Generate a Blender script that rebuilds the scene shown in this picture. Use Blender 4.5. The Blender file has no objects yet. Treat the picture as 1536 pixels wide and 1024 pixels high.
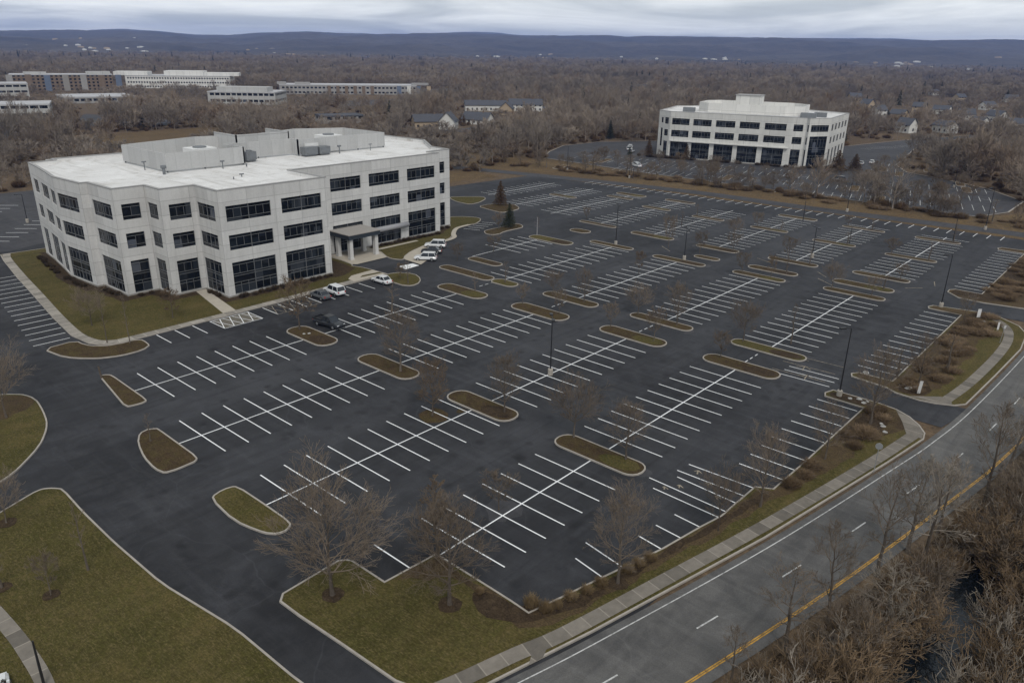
import bpy, math, random
import numpy as np
from mathutils import Vector, Matrix
from mathutils.geometry import tessellate_polygon
R = math.radians
random.seed(7)
scene = bpy.context.scene
COL = scene.collection

# ------------------------------------------------------------------ helpers
class MB:
    def __init__(s): s.v = []; s.f = []; s.uv = []
    def add(s, vs, fs, uv=None):
        o = len(s.v); s.v.extend(vs)
        for i, f in enumerate(fs):
            s.f.append([o + k for k in f])
            s.uv.append(uv[i] if uv else [(vs[k][0], vs[k][1]) for k in f])
    def quad(s, a, b, c, d, uv=None): s.add([a, b, c, d], [(0, 1, 2, 3)], [uv] if uv else None)
    def box(s, x0, x1, y0, y1, z0, z1):
        v = [(x0,y0,z0),(x1,y0,z0),(x1,y1,z0),(x0,y1,z0),(x0,y0,z1),(x1,y0,z1),(x1,y1,z1),(x0,y1,z1)]
        s.add(v, [(0,3,2,1),(4,5,6,7),(0,1,5,4),(1,2,6,5),(2,3,7,6),(3,0,4,7)])
    def obox(s, c, ax, hx, hy, z0, z1):          # box turned about z: centre, unit axis, half sizes
        ux, uy = ax; px, py = -uy, ux
        p = [(c[0]+a*hx*ux+b*hy*px, c[1]+a*hx*uy+b*hy*py) for a, b in ((-1,-1),(1,-1),(1,1),(-1,1))]
        v = [(x,y,z0) for x,y in p] + [(x,y,z1) for x,y in p]
        s.add(v, [(0,3,2,1),(4,5,6,7),(0,1,5,4),(1,2,6,5),(2,3,7,6),(3,0,4,7)])
    def tube(s, pts, rad, n=6, cap=True):
        rings = []; vs = []; fs = []
        up = Vector((0.31, 0.17, 0.93))
        N = len(pts)
        for i, p in enumerate(pts):
            d = Vector(pts[min(i+1, N-1)]) - Vector(pts[max(i-1, 0)])
            if d.length < 1e-6: d = Vector((0,0,1))
            d.normalize()
            a = d.cross(up if abs(d.dot(up)) < .95 else Vector((1,0,0))).normalized(); b = d.cross(a)
            for k in range(n):
                t = 2*math.pi*k/n
                q = Vector(p) + (a*math.cos(t) + b*math.sin(t))*rad[i]
                vs.append(tuple(q))
        for i in range(N-1):
            for k in range(n):
                k2 = (k+1) % n
                fs.append((i*n+k, i*n+k2, (i+1)*n+k2, (i+1)*n+k))
        if cap:
            fs.append(tuple(range(n))[::-1]); fs.append(tuple((N-1)*n+k for k in range(n)))
        s.add(vs, fs)
    def lathe(s, c, prof, n=12):                  # prof: (r, z) bottom to top
        vs = []; fs = []
        for r, z in prof:
            for k in range(n):
                t = 2*math.pi*k/n; vs.append((c[0]+r*math.cos(t), c[1]+r*math.sin(t), z))
        for i in range(len(prof)-1):
            for k in range(n):
                k2 = (k+1) % n; fs.append((i*n+k, i*n+k2, (i+1)*n+k2, (i+1)*n+k))
        fs.append(tuple((len(prof)-1)*n+k for k in range(n)))
        s.add(vs, fs)
    def poly(s, pts, z):                          # flat polygon, facing up
        tri = tessellate_polygon([[Vector((x, y, 0)) for x, y in pts]])
        vs = [(x, y, z) for x, y in pts]; fs = []
        for t in tri:
            a, b, c = [Vector(vs[k]) for k in t]
            fs.append(tuple(t) if (b-a).cross(c-a).z > 0 else tuple(t)[::-1])
        s.add(vs, fs)

ORIGIN = {}
def obj(name, mb, mat, parent=None, smooth=False, kind=None):
    me = bpy.data.meshes.new(name)
    off = ORIGIN.get(parent.name, (0,0,0)) if parent else (0,0,0)
    vs = [(x-off[0], y-off[1], z-off[2]) for x, y, z in mb.v] if any(off) else mb.v
    me.from_pydata(vs, [], mb.f)
    ul = me.uv_layers.new(name='UVMap')
    flat = [c for f in mb.uv for p in f for c in p]
    ul.data.foreach_set('uv', flat)
    if mat: me.materials.append(mat)
    if smooth: me.polygons.foreach_set('use_smooth', [True]*len(me.polygons))
    me.update()
    o = bpy.data.objects.new(name, me); COL.objects.link(o)
    if parent: o.parent = parent; ORIGIN[o.name] = off
    if kind: o['kind'] = kind
    return o
def tag(o, label, cat, group=None):
    o['label'] = label; o['category'] = cat
    if group: o['group'] = group
    return o
def thing(name, label, cat, loc=(0,0,0), rz=0, group=None, world=False):
    """Empty at the thing's base; world=True: its parts are given in world coordinates (rz = 0)"""
    o = bpy.data.objects.new(name, None); COL.objects.link(o)
    o.empty_display_size = .5
    o.location = loc; o.rotation_euler = (0,0,rz)
    if world: ORIGIN[o.name] = tuple(loc)
    return tag(o, label, cat, group)
def dup(root, loc=None, rz=None, sc=None, label=None, group=None):
    def cp(o, parent):
        c = o.copy(); COL.objects.link(c)
        if parent: c.parent = parent
        for ch in list(o.children): cp(ch, c)
        return c
    c = cp(root, None)
    if loc is not None: c.location = loc
    if rz is not None: c.rotation_euler = (0,0,rz)
    if sc is not None: c.scale = sc
    if label: c['label'] = label
    if group: c['group'] = group
    return c

# ------------------------------------------------------------------ materials
def mat(name, build):
    m = bpy.data.materials.new(name); m.use_nodes = True
    nt = m.node_tree; b = nt.nodes['Principled BSDF']
    b.inputs['Specular IOR Level'].default_value = 0.25
    build(nt, b); return m
class G:                                           # tiny node graph helper
    def __init__(s, nt): s.nt = nt
    def n(s, t, **kw):
        x = s.nt.nodes.new(t)
        for k, v in kw.items(): setattr(x, k, v)
        return x
    def lk(s, a, b): s.nt.links.new(a, b)
    def pos(s): return s.n('ShaderNodeNewGeometry').outputs['Position']
    def noise(s, vec, scale, detail=4, rough=.6, dist=0):
        x = s.n('ShaderNodeTexNoise'); x.inputs['Scale'].default_value = scale
        x.inputs['Detail'].default_value = detail; x.inputs['Roughness'].default_value = rough
        x.inputs['Distortion'].default_value = dist
        s.lk(vec, x.inputs['Vector']); return x.outputs['Fac']
    def scaled(s, vec, sx, sy, sz=1, rz=0):
        x = s.n('ShaderNodeMapping'); x.inputs['Scale'].default_value = (sx, sy, sz)
        x.inputs['Rotation'].default_value = (0,0,rz)
        s.lk(vec, x.inputs['Vector']); return x.outputs['Vector']
    def ramp(s, fac, stops):
        x = s.n('ShaderNodeValToRGB'); e = x.color_ramp.elements
        while len(e) < len(stops): e.new(.5)
        for k, (p, c) in enumerate(stops):
            e[k].position = p
            e[k].color = (c, c, c, 1) if isinstance(c, (int, float)) else (*c, 1)
        s.lk(fac, x.inputs['Fac']); return x.outputs['Color']
    def mix(s, fac, a, b, typ='MIX'):
        x = s.n('ShaderNodeMix', data_type='RGBA', blend_type=typ)
        for i, v in ((0, fac), (6, a), (7, b)):
            if hasattr(v, 'links'): s.lk(v, x.inputs[i])
            else: x.inputs[i].default_value = v if i == 0 else (*v, 1)
        return x.outputs[2]
    def m(s, op, a, b=None, c=None):
        x = s.n('ShaderNodeMath', operation=op)
        for i, v in enumerate((a, b, c)):
            if v is None: continue
            if hasattr(v, 'links'): s.lk(v, x.inputs[i])
            else: x.inputs[i].default_value = v
        return x.outputs[0]
    def bump(s, h, strength, dist, b):
        x = s.n('ShaderNodeBump'); x.inputs['Strength'].default_value = strength; x.inputs['Distance'].default_value = dist
        s.lk(h, x.inputs['Height']); s.lk(x.outputs['Normal'], b.inputs['Normal'])

def m_plain(name, c, rough=.6, metal=0, spec=.25, var=.12, vs=3.0):
    def f(nt, b):
        g = G(nt); n = g.noise(g.pos(), vs, 5, .65)
        col = g.mix(n, tuple(x*(1-var) for x in c), tuple(min(1, x*(1+var)) for x in c))
        g.lk(col, b.inputs['Base Color']); b.inputs['Roughness'].default_value = rough
        b.inputs['Metallic'].default_value = metal; b.inputs['Specular IOR Level'].default_value = spec
    return mat(name, f)

def f_asphalt(base, light, crack, streak_rz, lot=False):
    def f(nt, b):
        g = G(nt); p = g.pos()
        big = g.noise(p, .035, 5, .62, .4); mid = g.noise(p, .35, 6, .7, .6); fine = g.noise(p, 9, 4, .7)
        st = g.noise(g.scaled(p, .05, .9, 1, streak_rz), 1.0, 4, .6, .3)
        col = g.mix(g.ramp(big, [(.33, 0), (.68, 1)]), base, light)
        col = g.mix(g.m('MULTIPLY', g.ramp(mid, [(.42, 0), (.75, 1)]), .5), col, tuple(x*1.45 for x in light))
        col = g.mix(g.m('MULTIPLY', g.ramp(st, [(.5, 0), (.72, 1)]), .45), col, tuple(x*.72 for x in base))
        st2 = g.noise(g.scaled(p, .9, .05, 1, streak_rz+.1), 1.0, 4, .6, .3)
        col = g.mix(g.m('MULTIPLY', g.ramp(st2, [(.52, 0), (.75, 1)]), .35), col, tuple(x*1.5 for x in light))
        col = g.mix(.55, col, g.ramp(fine, [(.25, .55), (.75, 1.4)]), 'MULTIPLY')
        if lot:                                     # aisles darkened by tyres, stalls paler and oil-spotted
            sp_ = g.n('ShaderNodeSeparateXYZ'); g.lk(p, sp_.inputs[0])
            wob_ = g.m('ADD', sp_.outputs['Y'], g.m('MULTIPLY', g.m('SUBTRACT', g.noise(p, .12, 3), .5), 3.0))
            fr_ = g.m('ABSOLUTE', g.m('SUBTRACT', g.m('FRACT', g.m('DIVIDE', g.m('ADD', wob_, 12.9), 18.1)), .5))
            col = g.mix(.8, col, g.ramp(fr_, [(.12, 1.22), (.22, .86), (.5, .80)]), 'MULTIPLY') if False else g.mix(.8, col, g.ramp(fr_, [(.14, 1.16), (.24, .88), (.5, .82)]), 'MULTIPLY')
            oil = g.n('ShaderNodeTexVoronoi'); oil.inputs['Scale'].default_value = .35; g.lk(p, oil.inputs['Vector'])
            om = g.m('MULTIPLY', g.ramp(oil.outputs['Distance'], [(0, 1), (.14, .6), (.24, 0)]), g.ramp(fr_, [(.2, .55), (.3, .1)]))
            col = g.mix(om, col, (.011,.011,.012))
        # sealed cracks / joints
        warp = g.n('ShaderNodeVectorMath', operation='ADD')
        wn = g.n('ShaderNodeTexNoise'); wn.inputs['Scale'].default_value = .25; g.lk(p, wn.inputs['Vector'])
        ws = g.n('ShaderNodeVectorMath', operation='SCALE'); ws.inputs['Scale'].default_value = 2.2
        g.lk(wn.outputs['Color'], ws.inputs[0]); g.lk(p, warp.inputs[0]); g.lk(ws.outputs[0], warp.inputs[1])
        v = g.n('ShaderNodeTexVoronoi', feature='DISTANCE_TO_EDGE'); v.inputs['Scale'].default_value = .075
        g.lk(warp.outputs[0], v.inputs['Vector'])
        ck = g.ramp(v.outputs['Distance'], [(0, 1), (.0025, .8), (.006, 0)])
        mask = g.ramp(g.noise(p, .06, 3), [(.45, 0), (.62, 1)])
        ckm = g.m('MULTIPLY', g.m('MULTIPLY', ck, mask), crack)
        col = g.mix(ckm, col, tuple(x*2.2 for x in light))
        sp = g.n('ShaderNodeTexVoronoi'); sp.inputs['Scale'].default_value = .22; g.lk(p, sp.inputs['Vector'])
        stain = g.m('MULTIPLY', g.ramp(sp.outputs['Distance'], [(0, 1), (.12, .7), (.26, 0)]), g.ramp(g.noise(p, .4, 2), [(.46, 0), (.6, .85)]))
        col = g.mix(stain, col, tuple(x*.6 for x in base))
        g.lk(col, b.inputs['Base Color'])
        b.inputs['Roughness'].default_value = .82; b.inputs['Specular IOR Level'].default_value = .22
        g.bump(fine, .25, .02, b)
    return f
M = {}
M['asphalt'] = mat('sealed_asphalt', f_asphalt((.0185,.019,.0215), (.043,.044,.0485), .22, 0, True))
M['road'] = mat('worn_road_asphalt', f_asphalt((.068,.067,.067), (.128,.124,.119), .10, R(10)))
M['old_asphalt'] = mat('weathered_asphalt', f_asphalt((.036,.036,.040), (.062,.061,.065), .5, R(12)))

def f_paint(c, wear):
    def f(nt, b):
        g = G(nt); p = g.pos()
        n = g.ramp(g.noise(p, 1.6, 6, .75), [(wear, 0), (wear+.18, 1)])
        n2 = g.noise(p, .12, 3)
        col = g.mix(g.m('MULTIPLY', n, 1), tuple(x*.35 for x in c), c)
        col = g.mix(.5, col, g.ramp(n2, [(.3, .68), (.68, 1.04)]), 'MULTIPLY')
        g.lk(col, b.inputs['Base Color']); b.inputs['Roughness'].default_value = .6
    return f
M['paint'] = mat('white_line_paint', f_paint((.84,.85,.86), .15))
M['paint_worn'] = mat('worn_line_paint', f_paint((.34,.29,.22), .40)) if False else mat('worn_line_paint', f_paint((.34,.29,.22), .40)); M['paint_dull'] = mat('faded_line_paint', f_paint((.58,.58,.57), .34))
M['yellow'] = mat('yellow_line_paint', f_paint((.56,.31,.05), .36))

def f_ground(cols, scales, mow=None):
    def f(nt, b):
        g = G(nt); p = g.pos()
        a = g.noise(p, scales[0], 6, .65, .8); c = g.noise(p, scales[1], 6, .7, 1.2); d = g.noise(p, scales[2], 4, .75)
        col = g.mix(g.ramp(a, [(.36, 0), (.66, 1)]), cols[0], cols[1])
        col = g.mix(g.ramp(c, [(.40, 0), (.70, 1)]), col, cols[2])
        if mow:
            w = g.noise(g.scaled(p, .04, 1.0, 1, mow), .55, 3, .5)
            col = g.mix(g.m('MULTIPLY', g.ramp(w, [(.42, 0), (.6, 1)]), .45), col, cols[3])
        fib = g.noise(g.scaled(p, 2.2, .5, 1, .6), 2.6, 3, .7, 2.0)
        col = g.mix(g.m('MULTIPLY', g.ramp(fib, [(.46, 0), (.68, 1)]), .62), col, cols[-1])
        col = g.mix(.75, col, g.ramp(d, [(.28, .38), (.75, 1.6)]), 'MULTIPLY')
        g.lk(col, b.inputs['Base Color']); b.inputs['Roughness'].default_value = .95; b.inputs['Specular IOR Level'].default_value = .1
        g.bump(d, .7, .12, b)
    return f
M['lawn'] = mat('winter_lawn', f_ground([(.050,.046,.012), (.104,.080,.030), (.070,.065,.018), (.042,.040,.010), (.158,.120,.060)], (.09,.5,5), R(-40)))
M['mulch'] = mat('bark_mulch', f_ground([(.029,.02,.013), (.056,.038,.023), (.085,.06,.036), (.02,.014,.01)], (.35,1.6,7)))
M['island'] = mat('island_soil', f_ground([(.034,.022,.013), (.066,.043,.024), (.072,.058,.019), (.115,.08,.048)], (.22,.8,7)))
M['bed'] = mat('leafy_bed', f_ground([(.042,.029,.018), (.085,.058,.033), (.08,.06,.027), (.13,.09,.052)], (.12,.55,6)))
M['terrain'] = mat('leaf_litter', f_ground([(.075,.056,.040), (.14,.096,.058), (.10,.08,.06), (.18,.12,.065)], (.012,.07,.8)))
M['meadow'] = mat('tan_meadow', f_ground([(.10,.066,.034), (.145,.10,.052), (.075,.056,.035), (.18,.125,.065)], (.04,.2,1.5)))
M['hillwood'] = mat('hill_forest', f_ground([(.022,.021,.02), (.10,.088,.074), (.05,.042,.036), (.13,.11,.085)], (.0012,.006,.03)))

def f_walk(c, pitch):
    def f(nt, b):
        g = G(nt); p = g.pos(); uv = g.n('ShaderNodeUVMap').outputs['UV']
        s = g.n('ShaderNodeSeparateXYZ'); g.lk(uv, s.inputs[0])
        u = g.m('DIVIDE', s.outputs['X'], pitch); fr = g.m('FRACT', u)
        j = g.m('LESS_THAN', fr, .055)
        wn = g.n('ShaderNodeTexWhiteNoise', noise_dimensions='1D'); g.lk(g.m('FLOOR', u), wn.inputs['W'])
        col = g.mix(wn.outputs['Value'], tuple(x*.72 for x in c), tuple(x*1.18 for x in c))
        col = g.mix(.8, col, g.ramp(g.noise(p, 1.2, 6, .7), [(.3, .7), (.7, 1.15)]), 'MULTIPLY')
        col = g.mix(g.m('MULTIPLY', j, .85), col, tuple(x*1.5 for x in c))
        g.lk(col, b.inputs['Base Color']); b.inputs['Roughness'].default_value = .85
    return f
M['walk'] = mat('sidewalk_slabs', f_walk((.19,.17,.145), 1.9))
M['worn'] = m_plain('worn_tan_paint', (.13,.117,.095), .9, var=.45, vs=1.5)
M['walk_pale'] = mat('pale_sidewalk_slabs', f_walk((.30,.275,.24), 1.9))
M['plaza'] = m_plain('pale_concrete', (.40,.36,.30), .85, var=.22, vs=.8)
M['kerb'] = m_plain('kerb_concrete', (.34,.31,.275), .85, var=.35, vs=1.1)

def f_wall(c, hj, vj, off=0.0, streak=.74):
    def f(nt, b):
        g = G(nt); p = g.pos(); uv = g.n('ShaderNodeUVMap').outputs['UV']
        s = g.n('ShaderNodeSeparateXYZ'); g.lk(uv, s.inputs[0])
        zz = g.m('ADD', s.outputs['Y'], off)
        h = g.m('LESS_THAN', g.m('FRACT', g.m('DIVIDE', zz, hj)), .035)
        v = g.m('LESS_THAN', g.m('FRACT', g.m('DIVIDE', s.outputs['X'], vj)), .016)
        cell = g.n('ShaderNodeCombineXYZ'); g.lk(g.m('FLOOR', g.m('DIVIDE', s.outputs['X'], vj)), cell.inputs[0]); g.lk(g.m('FLOOR', g.m('DIVIDE', zz, hj)), cell.inputs[1])
        wn = g.n('ShaderNodeTexWhiteNoise', noise_dimensions='2D'); g.lk(cell.outputs[0], wn.inputs['Vector'])
        col = g.mix(wn.outputs['Value'], tuple(x*.92 for x in c), tuple(x*1.05 for x in c))
        stn = g.noise(g.scaled(p, .9, .9, .12), 1.0, 6, .7)           # rain streaks
        col = g.mix(.85, col, g.ramp(stn, [(.28, streak), (.6, 1.03)]), 'MULTIPLY')
        col = g.mix(.5, col, g.ramp(g.noise(p, 3.5, 4, .7), [(.3, .86), (.7, 1.08)]), 'MULTIPLY')
        col = g.mix(g.m('MULTIPLY', g.m('MAXIMUM', h, v), .5), col, tuple(x*.35 for x in c))
        g.lk(col, b.inputs['Base Color']); b.inputs['Roughness'].default_value = .85
    return f
M['wall'] = mat('precast_panels', f_wall((.565,.558,.545), 2.47, 5.45, 0.3, .84))
M['wall_far'] = mat('precast_panels_far', f_wall((.62,.61,.58), 2.47, 9.7, .3, .85))
M['screen'] = mat('screen_panels', f_wall((.44,.44,.435), 4.5, 3.1, 0, .9))
M['white_wall'] = mat('white_panels', f_wall((.66,.65,.62), 3.9, 6.0, 0, .92))
def f_roof(nt, b):
    g = G(nt); p = g.pos()
    col = g.mix(g.ramp(g.noise(p, .12, 6, .7, .6), [(.35, 0), (.7, 1)]), (.60,.59,.575), (.76,.755,.75))
    col = g.mix(g.m('MULTIPLY', g.ramp(g.noise(g.scaled(p, .5, .06, 1, .3), 1, 4, .6), [(.55, 0), (.7, 1)]), .5), col, (.40,.385,.36))
    s = g.n('ShaderNodeSeparateXYZ'); g.lk(p, s.inputs[0])
    j = g.m('LESS_THAN', g.m('FRACT', g.m('DIVIDE', s.outputs['Y'], 6.2)), .018)
    col = g.mix(g.m('MULTIPLY', j, .6), col, (.3,.29,.28))
    pd = g.m('MULTIPLY', g.ramp(g.noise(p, .3, 5, .7, 1), [(.56, 0), (.70, 1)]), .65)
    col = g.mix(pd, col, (.33,.30,.26))
    g.lk(col, b.inputs['Base Color']); b.inputs['Roughness'].default_value = .75
M['roof'] = mat('white_roof_membrane', f_roof)
M['coping'] = m_plain('parapet_coping', (.30,.295,.29), .6, var=.2)
def f_glass(nt, b):
    g = G(nt); uv = g.n('ShaderNodeUVMap').outputs['UV']
    s = g.n('ShaderNodeSeparateXYZ'); g.lk(uv, s.inputs[0])
    c = g.n('ShaderNodeCombineXYZ'); g.lk(g.m('FLOOR', g.m('DIVIDE', s.outputs['X'], 1.45)), c.inputs[0]); g.lk(g.m('FLOOR', g.m('DIVIDE', s.outputs['Y'], 2.0)), c.inputs[1])
    oi = g.n('ShaderNodeObjectInfo'); g.lk(g.m('MULTIPLY', oi.outputs['Random'], 91.0), c.inputs[2])
    wn = g.n('ShaderNodeTexWhiteNoise', noise_dimensions='3D'); g.lk(c.outputs[0], wn.inputs['Vector'])
    col = g.ramp(wn.outputs['Value'], [(0, (.004,.005,.007)), (.6, (.007,.010,.014)), (.80, (.016,.021,.028)), (.95, (.045,.05,.058)), (1, (.09,.10,.125))])  # random pane tone; palest ones paint a bluish reflection into the colour
    g.lk(col, b.inputs['Base Color']); b.inputs['Roughness'].default_value = .1; b.inputs['Specular IOR Level'].default_value = .3
M['glass'] = mat('tinted_glass', f_glass)
M['frame'] = m_plain('aluminium_frame', (.17,.175,.18), .5, .3, .4)
M['plinth'] = m_plain('plinth_stone', (.26,.245,.225), .9, var=.3, vs=2)
M['canopy'] = m_plain('canopy_dark_fascia', (.03,.038,.048), .5)
M['canopy_roof'] = m_plain('canopy_roof_gravel', (.30,.28,.26), .9, var=.25)
M['awning'] = m_plain('grey_awning', (.30,.30,.315), .7, var=.2)
M['steel_dark'] = m_plain('black_pole_paint', (.018,.018,.02), .45, 0, .4)
M['steel'] = m_plain('galvanised_steel', (.38,.39,.40), .45, .5, .5)
M['unit'] = m_plain('rooftop_unit_grey', (.17,.18,.19), .55, .2, var=.3, vs=2)
M['unit_white'] = m_plain('rooftop_unit_white', (.66,.66,.65), .6, var=.12, vs=1)
M['concrete'] = m_plain('pole_base_concrete', (.36,.33,.29), .9, var=.3)
M['rubber'] = m_plain('tyre_rubber', (.015,.015,.016), .8)
M['chrome'] = m_plain('alloy_rim', (.45,.46,.47), .35, .8, .5)
M['lamp_glass'] = m_plain('headlamp_glass', (.7,.72,.74), .2, 0, .5)
M['tail'] = m_plain('tail_lamp_red', (.35,.02,.02), .3, 0, .5)
M['car_glass'] = m_plain('car_glass', (.02,.025,.032), .08, 0, .6)
def carpaint(name, c):
    def f(nt, b):
        b.inputs['Base Color'].default_value = (*c, 1); b.inputs['Roughness'].default_value = .32
        b.inputs['Coat Weight'].default_value = .5; b.inputs['Coat Roughness'].default_value = .1
    return mat(name, f)
M['car_white'] = carpaint('car_paint_white', (.66,.67,.68)); M['car_black'] = carpaint('car_paint_black', (.02,.022,.026))
M['car_silver'] = carpaint('car_paint_silver', (.42,.43,.44)); M['car_grey'] = carpaint('car_paint_grey', (.09,.095,.10))
M['sign'] = m_plain('sign_face', (.62,.62,.62), .5, var=.1); M['signblue'] = m_plain('sign_blue', (.08,.16,.42), .5)
M['rock'] = m_plain('pale_rock', (.36,.355,.34), .9, var=.3, vs=4)
M['pale_wall'] = mat('pale_grey_panels', f_wall((.43,.425,.41), 3.9, 6.0, 0, .9))
M['roof_dark'] = m_plain('shingle_roof', (.075,.078,.09), .85, var=.3, vs=1)
M['school'] = m_plain('grey_school_wall', (.30,.29,.28), .85, var=.25, vs=.4)
M['roof_far'] = m_plain('flat_grey_roof', (.42,.42,.43), .8, var=.25, vs=.2)
M['house'] = m_plain('pale_siding', (.60,.59,.56), .8, var=.1); M['house_tan'] = m_plain('tan_siding', (.38,.30,.21), .8, var=.15)
M['brick'] = m_plain('tan_brick', (.17,.125,.09), .85, var=.3, vs=.7); M['bluepanel'] = m_plain('blue_panels', (.12,.15,.21), .6, var=.3, vs=.3)

def f_bark(c1, c2):
    def f(nt, b):
        g = G(nt); oi = g.n('ShaderNodeObjectInfo')
        col = g.mix(oi.outputs['Random'], c1, c2)
        col = g.mix(.7, col, g.ramp(g.noise(g.pos(), 2.5, 4, .7), [(.3, .6), (.7, 1.3)]), 'MULTIPLY')
        g.lk(col, b.inputs['Base Color']); b.inputs['Roughness'].default_value = .95; b.inputs['Specular IOR Level'].default_value = .1
    return mat('bark', f)
M['bark'] = f_bark((.085,.069,.056), (.135,.113,.093)); M['bark'].name = 'grey_bark'
M['twig'] = f_bark((.125,.099,.076), (.19,.152,.118)); M['twig'].name = 'grey_brown_twigs'
M['twig_brown'] = f_bark((.12,.085,.055), (.165,.122,.082)); M['twig_brown'].name = 'russet_twigs'
M['twig_pale'] = f_bark((.20,.172,.140), (.27,.235,.195)); M['twig_pale'].name = 'pale_twigs'
def f_wood(nt, b):
    g = G(nt); p = g.pos(); oi = g.n('ShaderNodeObjectInfo')
    a = g.noise(p, .006, 4, .6, .5); c = g.noise(p, .03, 4, .65)
    col = g.mix(g.ramp(a, [(.36, 0), (.64, 1)]), (.15,.132,.118), (.27,.222,.178))
    col = g.mix(g.m('MULTIPLY', g.ramp(c, [(.50, 0), (.66, 1)]), .6), col, (.20,.125,.07))
    col = g.mix(g.ramp(oi.outputs['Random'], [(.0, 0), (.8, .25), (1, .9)]), col, (.29,.24,.19))
    col = g.mix(.6, col, g.ramp(g.noise(p, 2.0, 3, .7), [(.3, .65), (.7, 1.3)]), 'MULTIPLY')
    g.lk(col, b.inputs['Base Color']); b.inputs['Roughness'].default_value = .95; b.inputs['Specular IOR Level'].default_value = .1
M['wood'] = mat('wood_twigs', f_wood); M['scrub'] = f_bark((.10,.062,.034), (.19,.125,.07)); M['scrub'].name = 'russet_scrub'
M['brush'] = f_bark((.11,.076,.046), (.215,.152,.095)); M['brush'].name = 'brush_twigs'
M['needle'] = f_bark((.02,.026,.014), (.036,.042,.022)); M['needle'].name = 'dark_needles'
M['needle_brown'] = f_bark((.075,.045,.022), (.10,.062,.03)); M['needle_brown'].name = 'russet_leaves'
M['shrub'] = f_bark((.05,.037,.025), (.085,.063,.042)); M['shrub'].name = 'winter_shrub'
M['ornamental'] = f_bark((.17,.12,.065), (.22,.16,.09)); M['ornamental'].name = 'dry_grass_blades'
def f_water(nt, b):
    g = G(nt); b.inputs['Base Color'].default_value = (.006,.009,.012,1)
    b.inputs['Roughness'].default_value = .06; b.inputs['Specular IOR Level'].default_value = .5
    g.bump(g.noise(g.pos(), 1.4, 4), .08, .05, b)
M['water'] = mat('dark_creek_water', f_water)

# ------------------------------------------------------------------ camera, light, sky
CAM_H = 42.2
fw = Vector((.70196,.61485,-.35958)); 
f_px, pitch, roll, yaw = 1134.083, R(21.07520), R(.99201), R(131.20752-180)
def basis():
    cp, sp = math.cos(pitch), math.sin(pitch); c, s = math.cos(roll), math.sin(roll)
    f = Vector((0,cp,-sp)); rt = Vector((1,0,0)); up = Vector((0,sp,cp))
    r2 = c*rt + s*up; u2 = -s*rt + c*up
    Z = Matrix.Rotation(yaw, 3, 'Z')
    return Z @ f, Z @ r2, Z @ u2
FW, RT, UP = basis()
cam = bpy.data.cameras.new('camera'); camo = bpy.data.objects.new('camera', cam); COL.objects.link(camo)
camo.matrix_world = Matrix(((RT.x,UP.x,-FW.x,0),(RT.y,UP.y,-FW.y,0),(RT.z,UP.z,-FW.z,CAM_H),(0,0,0,1)))
cam.sensor_width = 36; cam.lens = 36*f_px/1536; cam.clip_start = .5; cam.clip_end = 60000
scene.camera = camo
def at(px, py, z=0.0):                             # photo pixel (1536 wide) to the point at height z it looks at
    d = FW + RT*((px-768)/f_px) - UP*((py-512)/f_px)
    t = (z-CAM_H)/d.z
    return (d.x*t, d.y*t)
def azim(px, py=75):                               # horizontal unit direction of a pixel column
    d = FW + RT*((px-768)/f_px) - UP*((py-512)/f_px); h = math.hypot(d.x, d.y); return d.x/h, d.y/h, d.z/h

SUN_EL, SUN_AZ = R(52), math.atan2(-.80, -.55)     # light comes from behind the camera
sun = bpy.data.lights.new('sun', 'SUN'); sun.energy = 1.5; sun.angle = R(16); sun.color = (1.0,.965,.92)
suno = bpy.data.objects.new('sun', sun); COL.objects.link(suno)
sd = Vector((math.cos(SUN_AZ)*math.cos(SUN_EL), math.sin(SUN_AZ)*math.cos(SUN_EL), math.sin(SUN_EL)))
suno.rotation_euler = sd.to_track_quat('Z', 'Y').to_euler(); suno.location = (-50,-80,300)
w = bpy.data.worlds.new('World'); scene.world = w; w.use_nodes = True
nt = w.node_tree; g = G(nt); bg = nt.nodes['Background']
sky = g.n('ShaderNodeTexSky', sky_type='NISHITA', sun_disc=False)
sky.sun_elevation = SUN_EL; sky.sun_rotation = math.pi/2 - SUN_AZ; sky.air_density = 1.0; sky.dust_density = 2.0
tc = g.n('ShaderNodeTexCoord').outputs['Generated']
sx = g.n('ShaderNodeSeparateXYZ'); g.lk(tc, sx.inputs[0])
zc = g.m('MAXIMUM', sx.outputs['Z'], .012)
cv = g.n('ShaderNodeCombineXYZ')                   # cloud deck: direction projected on a high plane
g.lk(g.m('DIVIDE', sx.outputs['X'], g.m('ADD', zc, .06)), cv.inputs[0]); g.lk(g.m('DIVIDE', sx.outputs['Y'], g.m('ADD', zc, .06)), cv.inputs[1])
c1 = g.noise(cv.outputs[0], .36, 7, .55, .8); c2 = g.noise(cv.outputs[0], 1.5, 5, .6, .3)
deck = g.mix(g.ramp(c1, [(.36, 0), (.66, 1)]), (3.75,4.05,4.15), (6.25,6.48,6.42))
deck = g.mix(.35, deck, g.ramp(c2, [(.3, .8), (.7, 1.12)]), 'MULTIPLY')
lift = g.ramp(sx.outputs['Z'], [(0, 1), (.12, .92), (.42, 0)])
deck = g.mix(g.m('MULTIPLY', lift, 1.0), deck, (1.75,1.72,1.66), 'MULTIPLY')   # overcast brightest low over the hills
cover = g.ramp(c1, [(.28, .86), (.5, .98)])
col = g.mix(cover, sky.outputs['Color'], deck)
g.lk(col, bg.inputs['Color']); bg.inputs['Strength'].default_value = .10
vs = scene.view_settings; vs.view_transform = 'Standard'; vs.look = 'None'; vs.gamma = 1; vs.exposure = 0.25; vs.use_curve_mapping = False
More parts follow.
